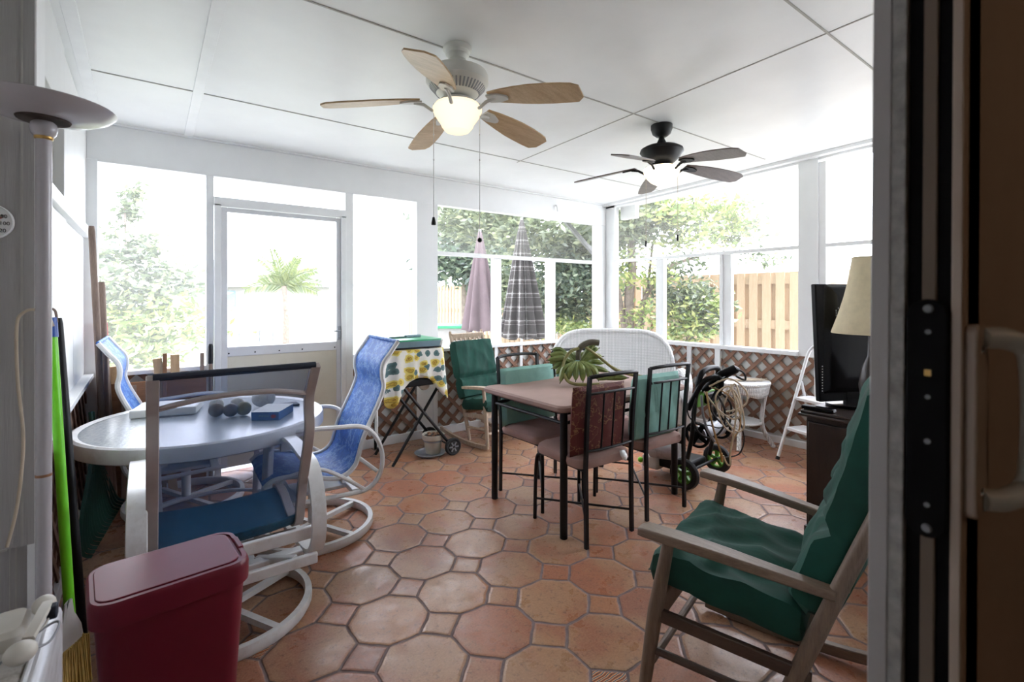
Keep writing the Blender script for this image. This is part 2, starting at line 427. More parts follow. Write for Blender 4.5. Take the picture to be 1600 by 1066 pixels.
# ------------------------------------------------------------------ mesh builder
class MB:
    def __init__(s): s.v = []; s.f = []
    def add(s, vs, fs):
        o = len(s.v); s.v += [tuple(v) for v in vs]; s.f += [tuple(i + o for i in f) for f in fs]
        return s
    def box(s, c, d, R=None):
        hx, hy, hz = d[0] / 2, d[1] / 2, d[2] / 2
        vs = [Vector((x, y, z)) for z in (-hz, hz) for y in (-hy, hy) for x in (-hx, hx)]
        if R is not None:
            if not isinstance(R, Matrix): R = Matrix.Rotation(R, 3, 'Z')
            vs = [R @ v for v in vs]
        c = Vector(c)
        return s.add([v + c for v in vs], [(0, 2, 3, 1), (4, 5, 7, 6), (0, 1, 5, 4), (2, 6, 7, 3), (0, 4, 6, 2), (1, 3, 7, 5)])
    def bx(s, x0, x1, y0, y1, z0, z1):
        return s.box(((x0 + x1) / 2, (y0 + y1) / 2, (z0 + z1) / 2), (abs(x1 - x0), abs(y1 - y0), abs(z1 - z0)))
    def bar(s, a, b, w, h, up=(0, 0, 1)):
        """rectangular bar from a to b"""
        a, b = Vector(a), Vector(b); d = (b - a).normalized(); up = Vector(up)
        x = d.cross(up)
        if x.length < 1e-4: x = d.cross(Vector((0, 1, 0)))
        x.normalize(); y = x.cross(d)
        vs = [p + x * i * w / 2 + y * j * h / 2 for p in (a, b) for (i, j) in ((-1, -1), (1, -1), (1, 1), (-1, 1))]
        return s.add(vs, [(3, 2, 1, 0), (4, 5, 6, 7), (0, 1, 5, 4), (1, 2, 6, 5), (2, 3, 7, 6), (3, 0, 4, 7)])
    def tube(s, pts, r, n=8, closed=False, prof=None):
        P = [Vector(p) for p in pts]; m = len(P)
        rr = r if isinstance(r, (list, tuple)) else [r] * m
        T = []
        for i in range(m):
            if closed: t = P[(i + 1) % m] - P[i - 1]
            else: t = P[min(i + 1, m - 1)] - P[max(i - 1, 0)]
            T.append(t.normalized() if t.length > 1e-9 else Vector((0, 0, 1)))
        up = Vector((0, 0, 1)) if abs(T[0].z) < .95 else Vector((0, 1, 0))
        x = T[0].cross(up).normalized(); vs = []; fs = []
        for i in range(m):
            x = (x - T[i] * x.dot(T[i])).normalized(); y = T[i].cross(x)
            if prof:
                for (a, b) in prof: vs.append(P[i] + x * a + y * b)
            else:
                for k in range(n):
                    a = 2 * pi * k / n; vs.append(P[i] + (x * cos(a) + y * sin(a)) * rr[i])
        n = len(prof) if prof else n
        for i in range(m if closed else m - 1):
            j = (i + 1) % m
            for k in range(n):
                k2 = (k + 1) % n; fs.append((i * n + k, i * n + k2, j * n + k2, j * n + k))
        if not closed:
            fs.append(tuple(range(n - 1, -1, -1))); fs.append(tuple((m - 1) * n + k for k in range(n)))
        return s.add(vs, fs)
    def lathe(s, prof, c=(0, 0, 0), n=32, R=None):
        c = Vector(c); vs = []; fs = []; idx = []
        for (r, z) in prof:
            if r < 1e-6:
                idx.append([len(vs)]); vs.append(Vector((0, 0, z)))
            else:
                idx.append(list(range(len(vs), len(vs) + n)))
                vs += [Vector((r * cos(2 * pi * k / n), r * sin(2 * pi * k / n), z)) for k in range(n)]
        for a, b in zip(idx, idx[1:]):
            for k in range(n):
                k2 = (k + 1) % n
                if len(a) == 1 and len(b) == 1: continue
                if len(a) == 1: fs.append((a[0], b[k2], b[k]))
                elif len(b) == 1: fs.append((a[k], a[k2], b[0]))
                else: fs.append((a[k], a[k2], b[k2], b[k]))
        if R is not None: vs = [R @ v for v in vs]
        return s.add([v + c for v in vs], fs)
    def grid(s, rows, close=False):
        m, n = len(rows), len(rows[0]); vs = [Vector(p) for r in rows for p in r]; fs = []
        for i in range(m - 1):
            for j in range(n if close else n - 1):
                j2 = (j + 1) % n
                fs.append((i * n + j, i * n + j2, (i + 1) * n + j2, (i + 1) * n + j))
        return s.add(vs, fs)
    def prism(s, poly, z0, z1, fn=None):
        n = len(poly); f = fn or (lambda x, y, z: (x, y, z))
        vs = [f(x, y, z0) for x, y in poly] + [f(x, y, z1) for x, y in poly]
        fs = [tuple(range(n - 1, -1, -1)), tuple(range(n, 2 * n))] + [(i, (i + 1) % n, n + (i + 1) % n, n + i) for i in range(n)]
        return s.add(vs, fs)
    def ball(s, c, r, n=16, m=10, sc=(1, 1, 1), R=None):
        prof = [(r * sin(pi * i / m), -r * cos(pi * i / m)) for i in range(m + 1)]
        prof[0] = (0, -r); prof[-1] = (0, r)
        Q = Matrix.Diagonal(sc)
        if R is not None: Q = R @ Q
        return s.lathe(prof, c, n, Q)
    def build(s, name, mat, parent=None, bevel=0, seg=2, smooth=35, sub=0, solid=0, weld=False):
        me = bpy.data.meshes.new(name); me.from_pydata(s.v, [], s.f); me.validate(); me.update()
        bm = bmesh.new(); bm.from_mesh(me)
        if weld: bmesh.ops.remove_doubles(bm, verts=bm.verts, dist=2e-4)
        bmesh.ops.recalc_face_normals(bm, faces=bm.faces); bm.to_mesh(me); bm.free()
        if smooth:
            me.polygons.foreach_set('use_smooth', [True] * len(me.polygons))
            try: me.set_sharp_from_angle(angle=radians(smooth))
            except Exception: pass
        o = bpy.data.objects.new(name, me); COL.objects.link(o)
        me.materials.append(M[mat] if isinstance(mat, str) else mat)
        if parent: o.parent = parent
        if solid:
            q = o.modifiers.new('thick', 'SOLIDIFY'); q.thickness = solid; q.offset = 0
        if bevel:
            q = o.modifiers.new('edge', 'BEVEL'); q.width = bevel; q.segments = seg; q.limit_method = 'ANGLE'; q.angle_limit = radians(40); q.harden_normals = False
        if sub:
            q = o.modifiers.new('soft', 'SUBSURF'); q.levels = sub; q.render_levels = sub
        return o

def tag(o, label=None, cat=None, group=None, kind=None):
    if label: o['label'] = label
    if cat: o['category'] = cat
    if group: o['group'] = group
    if kind: o['kind'] = kind
    return o
def thing(name, label, cat, loc=(0, 0, 0), rz=0, group=None, kind=None):
    o = bpy.data.objects.new(name, None); COL.objects.link(o)
    o.location = loc; o.rotation_euler = (0, 0, rz); o.empty_display_size = .1
    return tag(o, label, cat, group, kind)
def copy_tree(o, parent=None):
    c = o.copy(); COL.objects.link(c)
    if parent: c.parent = parent
    for ch in list(o.children): copy_tree(ch, c)
    return c
def curve(pts, k=6):
    """Catmull-Rom through pts"""
    P = [Vector(p) for p in pts]; out = []
    for i in range(len(P) - 1):
        a, b, c, d = P[max(i - 1, 0)], P[i], P[i + 1], P[min(i + 2, len(P) - 1)]
        for j in range(k):
            u = j / k
            out.append(.5 * ((2 * b) + (c - a) * u + (2 * a - 5 * b + 4 * c - d) * u * u + (3 * b - a - 3 * c + d) * u ** 3))
    out.append(P[-1]); return out
def rrect(w, d, r, n=5):
    out = []
    for cx, cy, a0 in ((w / 2 - r, d / 2 - r, 0), (-w / 2 + r, d / 2 - r, pi / 2), (-w / 2 + r, -d / 2 + r, pi), (w / 2 - r, -d / 2 + r, 1.5 * pi)):
        for i in range(n + 1):
            a = a0 + pi / 2 * i / n; out.append((cx + r * cos(a), cy + r * sin(a)))
    return out
def pad(w, d, h, nu=14, nv=14, pw=5, wr=0, seams=(), seed=0, fn=None, pinch=.5):
    """a stuffed cushion, local x = width, y = depth, z = thickness"""
    rnd = random.Random(seed); ph = [rnd.uniform(0, 6.28) for _ in range(6)]
    mb = MB(); top = []; bot = []
    for i in range(nu + 1):
        rt = []; rb = []
        for j in range(nv + 1):
            u = 2 * i / nu - 1; v = 2 * j / nv - 1
            e = (max(0, 1 - abs(u) ** pw) * max(0, 1 - abs(v) ** pw)) ** .5
            t = h / 2 * (pinch * min(1, e * 3) + (1 - pinch) * e) if e > 0 else 0
            k = 1
            for sv in seams: k *= 1 - .55 * math.exp(-((v - sv) / .07) ** 2)
            t *= k
            x = u * w / 2 * (1 - .03 * (1 - e)); y = v * d / 2 * (1 - .03 * (1 - e))
            z = wr * e * (sin(7 * u + 4 * v + ph[0]) + .9 * (1 - 2 * abs(sin(4.5 * v - 3 * u + ph[1] + .8 * sin(3 * u + ph[3])))) + .7 * (1 - 2 * abs(sin(7 * u + 3.5 * v + ph[2] + sin(4 * v + ph[4])))))
            a = (x, y, t + z); b = (x, y, -t + z * .5)
            rt.append(fn(*a) if fn else a); rb.append(fn(*b) if fn else b)
        top.append(rt); bot.append(rb)
    mb.grid(top); mb.grid([r[::-1] for r in bot])
    return mb
# ------------------------------------------------------------------ room shell
XL, XR, YB = -.33, 4.85, 4.40
def zc(y): return 2.61 + .032 * (4.4 - y)
def struct(name, mb, mat, label=None, parent=None, bevel=0, **k):
    o = mb.build(name, mat, parent, bevel=bevel, **k)
    if not parent: tag(o, label, 'room structure', kind='structure')
    return o

o = struct('floor', MB().bx(-1.2, 5.0, -3.2, 4.5, -.06, 0), 'floor', 'terracotta octagon and square tile floor of the patio room')
ground = struct('ground', MB().bx(-60, 70, -25, 95, -.3, -.12), 'lawn', 'bright lawn outside the patio room')
slab = struct('patio_slab_ground', MB().bx(5.0, 8.0, -2, 9, -.12, -.06).bx(-1, 5.0, 4.52, 6.4, -.12, -.06), 'concrete', 'pale concrete path around the patio room', parent=ground)
cl = MB()
def slopebox(mb, x0, x1, y0, y1, a, b):
    vs = [(x, y, zc(y) + h) for h in (a, b) for y in (y0, y1) for x in (x0, x1)]
    return mb.add(vs, [(0, 2, 3, 1), (4, 5, 7, 6), (0, 1, 5, 4), (2, 6, 7, 3), (0, 4, 6, 2), (1, 3, 7, 5)])
slopebox(cl, -1.0, 5.25, .0, 4.8, 0, .12)
ceil = struct('ceiling', cl, 'ceil', 'white painted panel ceiling sloping down to the back wall')
g = MB()
for y, a, b in ((1.0, -.3, 4.8), (2.21, -.28, 4.6), (3.50, -.29, 4.8)): slopebox(g, a, b, y - .005, y + .005, -.0035, .001)
for x, a, b in ((2.72, .3, 3.55),): slopebox(g, x - .004, x + .004, a, b, -.003, .001)
struct('seam', g, 'grid', parent=ceil, smooth=0)
g = MB()
for x in (.25, -.27): slopebox(g, x - .028, x + .028, .3, 4.4, -.008, .001)
slopebox(g, -.3, 4.85, 4.37, 4.40, -.012, .001)
slopebox(g, 4.78, 4.85, .3, 4.4, -.03, .001)
struct('batten', g, 'white_trim', parent=ceil, bevel=.002)

def lattice(mb, O, U, N, W, H, pitch=.160, sw=.036, th=.006, phase=0):
    """diagonal strips clipped to a W x H rectangle at O, spanned by U (horizontal) and Z, N towards the room"""
    O, U, N = Vector(O), Vector(U), Vector(N); Z = Vector((0, 0, 1))
    def clip(poly):
        for ax, lim, sg in ((0, 0, 1), (0, W, -1), (1, 0, 1), (1, H, -1)):
            out = []
            for i in range(len(poly)):
                a, b = poly[i - 1], poly[i]; da, db = sg * (a[ax] - lim), sg * (b[ax] - lim)
                if (da >= 0) != (db >= 0):
                    u = da / (da - db); out.append((a[0] + (b[0] - a[0]) * u, a[1] + (b[1] - a[1]) * u))
                if db >= 0: out.append(b)
            poly = out
            if not poly: return []
        return poly
    hw = sw / sqrt(2)
    for layer, sg in ((0, 1), (1, -1)):
        k0 = -int(H / pitch) - 2 if sg > 0 else -1
        for k in range(-int((W + H) / pitch) - 2, int((W + H) / pitch) + 3):
            x = k * pitch + phase
            p = [(x - hw, -.01), (x + hw, -.01), (x + hw + sg * (H + .02), H + .01), (x - hw + sg * (H + .02), H + .01)]
            p = clip(p)
            if len(p) < 3: continue
            z0, z1 = layer * th, (layer + 1) * th
            mb.prism(p, z0, z1, lambda a, b, c: O + U * a + Z * b + N * c)
    return mb

# ---- back wall
w = MB()
w.bx(XL, XR + .1, YB, YB + .09, 2.335, 2.60)
w.bx(XL - .05, -.27, YB - .02, YB + .09, 0, 2.345)
wb = struct('wall_back', w, 'white', 'white painted header and corner post of the back screen wall', bevel=.004)
w = MB()
for a, b in ((.365, .415), (1.43, 1.50)): w.bx(a, b, YB, YB + .07, 0, 2.335)
struct('post', w, 'white_trim', parent=wb, bevel=.003)
struct('wide_post', MB().bx(2.125, 2.355, YB - .01, YB + .09, 0, 2.335), 'white', parent=wb, bevel=.003)
struct('corner_post', MB().bx(4.68, 4.76, YB, YB + .09, 0, 2.335).bx(4.76, 4.95, YB + .005, YB + .1, 0, 2.6), 'white', parent=wb, bevel=.003)
struct('mullion', MB().bx(3.07, 3.175, YB + .03, YB + .09, .87, 1.86).bx(3.865, 3.985, YB + .03, YB + .09, .87, 1.86), 'white_trim', parent=wb, bevel=.003)
struct('rail', MB().bx(2.355, 4.68, YB + .005, YB + .06, 1.825, 1.865), 'white_trim', parent=wb, bevel=.003)
w = MB()
for a, b in ((-.27, .365), (1.50, 2.125), (2.355, 4.68)):
    w.bx(a, b, YB - .03, YB + .08, .845, .875); w.bx(a, b, YB, YB + .05, .77, .845) if a > 5 else None
struct('sill', w, 'white_trim', parent=wb, bevel=.003)
struct('bottom_board', MB().bx(-.27, .365, YB - .02, YB + .05, 0, .08).bx(1.50, 4.8, YB - .02, YB + .05, 0, .08), 'white_trim', parent=wb, bevel=.003)
struct('stud', MB().bx(2.30, 2.345, YB - .02, YB + .05, .08, .845).bx(3.05, 3.09, YB - .018, YB + .05, .08, .845).bx(3.40, 3.44, YB - .018, YB + .05, .08, .845).bx(4.1, 4.14, YB - .018, YB + .05, .08, .845), 'white_trim', parent=wb, bevel=.002)
struct('backing_panel', MB().bx(-.3, .38, YB + .025, YB + .05, .05, .85).bx(1.48, 4.85, YB + .025, YB + .05, .05, .85), 'backing', parent=wb)
struct('lattice', lattice(lattice(MB(), (1.50, YB + .012, .08), (1, 0, 0), (0, -1, 0), 3.3, .765), (-.27, YB + .012, .08), (1, 0, 0), (0, -1, 0), .635, .765, phase=.05), 'lattice', parent=wb, smooth=0)
struct('transom_rail', MB().bx(.415, 1.43, YB, YB + .06, 2.12, 2.18), 'white_trim', parent=wb, bevel=.003)

# ---- right wall
w = MB()
w.bx(XR, XR + .09, 1.86, 2.03, .845, 2.66)
wr = struct('wall_right', w, 'white', 'white painted column of the right screen wall', bevel=.004)
def zr(y): return zc(y) - .052
w = MB()
for a, b in ((.3, 1.86), (2.03, 4.4)):
    vs = [(x, y, z(y)) for z in (zr, lambda y: zc(y) + .02) for y in (a, b) for x in (XR, XR + .09)]
    w.add(vs, [(0, 2, 3, 1), (4, 5, 7, 6), (0, 1, 5, 4), (2, 6, 7, 3), (0, 4, 6, 2), (1, 3, 7, 5)])
struct('header', w, 'white', parent=wr)
struct('jamb_strip', MB().bx(XR + .01, XR + .07, 1.80, 1.86, .9, 2.62).bx(XR + .0, XR + .08, 4.25, 4.40, .0, 2.60), 'white_trim', parent=wr, bevel=.003)
struct('mullion', MB().bx(XR + .03, XR + .09, 3.525, 3.635, .88, 1.86).bx(XR + .02, XR + .06, 2.79, 2.82, .88, 1.86).bx(XR + .04, XR + .09, 2.70, 2.79, .88, 1.86), 'white_trim', parent=wr, bevel=.003)
struct('rail', MB().bx(XR + .005, XR + .05, 2.03, 4.25, 1.845, 1.88).bx(XR + .005, XR + .05, .3, 1.80, 1.845, 1.88), 'white_trim', parent=wr, bevel=.003)
struct('sill', MB().bx(XR - .03, XR + .08, 2.03, 4.3, .85, .89).bx(XR - .03, XR + .08, .3, 1.86, .85, .89), 'white_trim', parent=wr, bevel=.003)
struct('bottom_board', MB().bx(XR - .02, XR + .05, .3, 4.4, 0, .06), 'white_trim', parent=wr, bevel=.003)
struct('stud', MB().bx(XR - .02, XR + .05, 3.13, 3.185, .08, .85).bx(XR - .02, XR + .05, 2.79, 2.85, .08, .85).bx(XR - .02, XR + .05, 1.84, 1.885, .08, .85), 'white_trim', parent=wr, bevel=.002)
struct('backing_panel', MB().bx(XR + .025, XR + .05, .3, 4.4, .05, .86), 'backing', parent=wr)
struct('lattice', lattice(MB(), (XR + .012, .3, .08), (0, 1, 0), (-1, 0, 0), 4.1, .77, phase=.07), 'lattice', parent=wr, smooth=0)

# ---- left wall
w = MB()
w.bx(XL - .09, XL, 3.30, 4.42, 1.87, 2.62).bx(XL - .09, XL, 1.81, 3.30, 2.30, 2.72)
wl = struct('wall_left', w, 'white', 'white painted board wall on the left', bevel=.003)
w = MB()
for y0, y1 in ((1.81, 2.62), (2.635, 3.37), (3.385, 3.78), (3.795, 4.40)): w.bx(XL - .06, XL + (.0 if y0 < 3.38 else -.01), y0, y1, .875, 1.80)
struct('board', w, 'white_trim', parent=wl, bevel=.003)
struct('ledge', MB().bx(XL - .06, XL + .025, 1.81, 4.40, 1.80, 1.865), 'white_trim', parent=wl, bevel=.004)
struct('screen', MB().bx(XL - .05, XL - .04, 1.81, 3.30, 1.865, 2.30), pm('dusty_grey_mesh', (.30, .285, .25), .9, .12, 40), parent=wl)
struct('sill', MB().bx(XL - .06, XL + .04, 1.81, 4.40, .845, .875), 'white_trim', parent=wl, bevel=.003)
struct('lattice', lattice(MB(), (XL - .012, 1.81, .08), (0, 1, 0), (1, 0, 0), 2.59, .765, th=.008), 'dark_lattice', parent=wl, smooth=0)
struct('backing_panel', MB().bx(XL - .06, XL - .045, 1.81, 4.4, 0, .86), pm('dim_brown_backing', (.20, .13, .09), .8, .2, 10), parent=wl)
struct('bottom_board', MB().bx(XL - .05, XL + .012, 1.81, 4.4, 0, .08), 'white_trim', parent=wl, bevel=.003)
struct('trim_1', MB().bx(-.5, 5.25, 4.80, 4.83, 2.45, 2.72), 'white', 'white fascia board along the outer eave')

# ---- siding stub at the left, and the house wall the camera looks out of
w = MB().bx(-.60, -.226, 1.70, 1.81, .78, 2.76).bx(-.60, -.226, 1.71, 1.81, 0, .78)
ws = struct('wall_house', w, 'siding', 'grey vertical siding wall of the house at the left')
struct('corner_board', MB().bx(-.240, -.222, 1.703, 1.83, 0, 2.76), 'white_trim', parent=ws, bevel=.003)
g = MB()
for x in (-.248, -.32, -.42): g.bx(x - .002, x + .002, 1.698, 1.70, .78, 2.7)
g.bx(-.6, -.275, 1.6985, 1.71, .776, .782); g.bx(-.262, -.258, 1.708, 1.71, 0, .776); g.bx(-.272, -.270, 1.708, 1.71, 0, .776)
struct('groove', g, 'grid', parent=ws, smooth=0)
struct('wall_front', MB().bx(-.62, -.55, -.05, 1.75, 0, 2.8).bx(1.0, 5.0, .185, .28, 0, 2.8).bx(-.62, 1.0, .16, .26, 2.12, 2.8).bx(-.62, -.42, -.05, .26, 0, 2.8), 'white', 'white outer house wall around the sliding door opening')
w = MB().bx(-1.6, 3.2, -3.2, -3.1, 0, 2.6).bx(-1.7, -1.6, -3.2, .0, 0, 2.6).bx(3.1, 3.2, -3.2, .1, 0, 2.6).bx(-1.7, 3.2, -3.2, .1, 2.5, 2.6).bx(-1.7, -.6, -.05, .0, 0, 2.6).bx(1.7, 3.2, .10, .18, 0, 2.6)
struct('wall_interior', w, 'housedark', 'dim tan inside walls of the house behind the doorway')
lamp = bpy.data.lights.new('interior_warm_fill', 'POINT'); lamp.energy = 7; lamp.color = (1, .68, .42); lamp.shadow_soft_size = .12  # unseen warm fill, added to brighten the inside face of the sliding door
lo = bpy.data.objects.new('interior_warm_fill', lamp); COL.objects.link(lo); lo.location = (1.5, -1.3, 2.25)

# ---- screens (windows)
def window(i, label, mb, mat): return tag(mb.build('window_%d' % i, mat, smooth=0), label, 'window', kind='structure')
def pl(mb, x0, x1, y0, y1, z0, z1):
    if x0 == x1: return mb.add([(x0, y0, z0), (x0, y1, z0), (x0, y1, z1), (x0, y0, z1)], [(0, 1, 2, 3)])
    return mb.add([(x0, y0, z0), (x1, y0, z0), (x1, y0, z1), (x0, y0, z1)], [(0, 1, 2, 3)])
yb = YB + .04
window(1, 'dusty insect screen between the left corner and the door', pl(MB(), -.27, .365, yb, yb, .875, 2.335), 'scr_hazy')
window(2, 'narrow screen strip above the screen door', pl(MB(), .415, 1.43, yb, yb, 2.18, 2.335), 'scr_hazy')
window(3, 'dusty insect screen right of the screen door', pl(MB(), 1.50, 2.125, yb, yb, .875, 2.335), 'scr_hazy')
window(4, 'hazy upper screen band of the back wall in front of the umbrella tops', pl(MB(), 2.355, 4.68, yb, yb, 1.865, 2.335), 'scr_shade')
window(5, 'clear lower screens of the back wall in front of the umbrellas', pl(MB(), 2.355, 4.68, yb, yb, .875, 1.825), 'scr_clear')
m = MB(); m.add([(XR + .035, 2.03, 1.88), (XR + .035, 4.25, 1.88), (XR + .035, 4.25, zr(4.25)), (XR + .035, 2.03, zr(2.03))], [(0, 1, 2, 3)])
window(6, 'hazy upper screen band of the right wall', m, 'scr_shade')
window(7, 'clear lower screens of the right wall looking at the wooden fence', pl(MB(), XR + .05, XR + .05, 2.03, 4.25, .89, 1.845), 'scr_clear')
m = MB(); m.add([(XR + .035, .3, 1.88), (XR + .035, 1.80, 1.88), (XR + .035, 1.80, zr(1.8)), (XR + .035, .3, zr(.3))], [(0, 1, 2, 3)])
window(8, 'screens right of the white column', pl(m, XR + .05, XR + .05, .3, 1.80, .89, 1.845), 'scr_hazy')

# ---- screen door in the back wall
d = thing('door_1', 'white aluminium screen door with an ivory kick panel', 'door', (0, 0, 0), kind='structure')
MB().bx(.418, .462, YB - .03, YB + .03, 0, 2.12).bx(1.385, 1.428, YB - .03, YB + .03, 0, 2.12).bx(.418, 1.428, YB - .03, YB + .03, 2.105, 2.17).build('frame', 'white_trim', d, bevel=.003)
MB().bx(.464, .506, YB - .012, YB + .02, .06, 2.10).bx(1.347, 1.383, YB - .012, YB + .02, .06, 2.10).bx(.506, 1.347, YB - .012, YB + .02, 2.065, 2.10).bx(.506, 1.347, YB - .012, YB + .02, .93, 1.005).build('stile', 'alu', d, bevel=.003)
pl(MB(), .506, 1.347, YB + .01, YB + .01, 1.005, 2.065).build('screen', 'scr_door', d, smooth=0)
MB().bx(.506, 1.347, YB - .004, YB + .012, .06, .93).build('kick_panel', 'ivory', d)
h = MB().bx(1.352, 1.378, YB - .03, YB - .012, 1.02, 1.14); h.tube([(1.365, YB - .03, 1.10), (1.365, YB - .06, 1.10), (1.31, YB - .065, 1.10)], .007); h.tube([(1.365, YB - .03, 1.05), (1.365, YB - .05, 1.05)], .008)
h.build('handle', 'grey', d)
h = MB()
for x in (.515, .70, .88, 1.06, 1.33): h.ball((x, YB - .013, .955), .006, 8, 6)
h.build('screw', 'black', d)

# ---- sliding glass door panel at the right of the doorway
sd = thing('door_2', 'open sliding door panel with a black latch plate close to the viewer', 'door', (.6, .11, 0), kind='structure')
sd.rotation_euler = (0, radians(1.5), 0); sd.location.x = .565
# layers of the door's leading edge from the porch side (y=.07) to the house side (y=0)
L = [('outer_frame', .055, .0715, 'vinyl', 0), ('weatherstrip', .043, .055, 'pile', .001), ('gasket', .031, .043, 'latch', .010), ('channel', .020, .031, 'housedark', .006), ('gasket', .008, .020, 'latch', .010), ('inner_frame', .0, .008, 'vinylw', 0)]
for nm, y0, y1, mt, dx in L: MB().bx(dx, .07, y0, y1, .02, 2.1).build(nm, mt, sd, bevel=.0012)
MB().bx(.07, 1.0, .003, .0715, .02, 2.1).build('stile', 'vinylw', sd, bevel=.004)
MB().bx(.02, .07, .000, .004, .02, 2.1).build('inner_lip', 'vinylw', sd, bevel=.001)
lp = MB(); pts = rrect(.031, .226, .0152)
PZ = 1.285
lp.prism(pts, -.0045, .004, lambda a, b, c: (c, .0245 + a, PZ + b))
lpo = lp.build('latch_plate', 'latch', sd, bevel=.001)
sc = MB()
for z in (PZ + .104, PZ - .104): sc.lathe([(0, .002), (.003, .0025), (.0035, .001), (.0042, 0)], (-.0045, .0235, z), 14, Matrix.Rotation(-pi / 2, 3, 'Y'))
for z, r in ((PZ + .082, .0024), (PZ - .082, .0024), (PZ - .022, .0026), (PZ + .02, .0022)): sc.lathe([(0, .0012), (r, .001), (r, 0)], (-.0045, .0235, z), 12, Matrix.Rotation(-pi / 2, 3, 'Y'))
sc.build('screw', 'grey', lpo)
MB().bx(-.0062, -.004, .021, .026, 1.325, 1.331).build('latch_hook', 'gold', lpo)
hd = MB()
hd.prism(rrect(.052, .180, .010), 0, .009, lambda a, b, c: (.034 + a, -c, PZ + b))
ho = hd.build('handle', 'vinylw', sd, bevel=.002)
hg = MB(); hp = curve([(.040, -.006, 1.362), (.062, -.022, 1.361), (.084, -.034, 1.345), (.074, -.038, 1.285), (.084, -.034, 1.225), (.062, -.022, 1.209), (.040, -.006, 1.208)], 7)
hg.tube(hp, .0105, 12); hg.build('grip', 'phone', ho)
sc = MB()
for z in (1.351, 1.218): sc.lathe([(0, .001), (.004, .0015), (.0045, 0)], (.030, -.009, z), 12, Matrix.Rotation(pi / 2, 3, 'X'))
sc.build('screw', 'chrome', ho)
def loft(mb, secs, n=5):
    rows = []
    for (w, d, r, z, ox, oy) in secs: rows.append([(x + ox, y + oy, z) for x, y in rrect(w, d, r, n)])
    mb.grid(rows, close=True); k = len(rows[0])
    mb.add(rows[0], [tuple(range(k - 1, -1, -1))]); mb.add(rows[-1], [tuple(range(k))])
    return mb
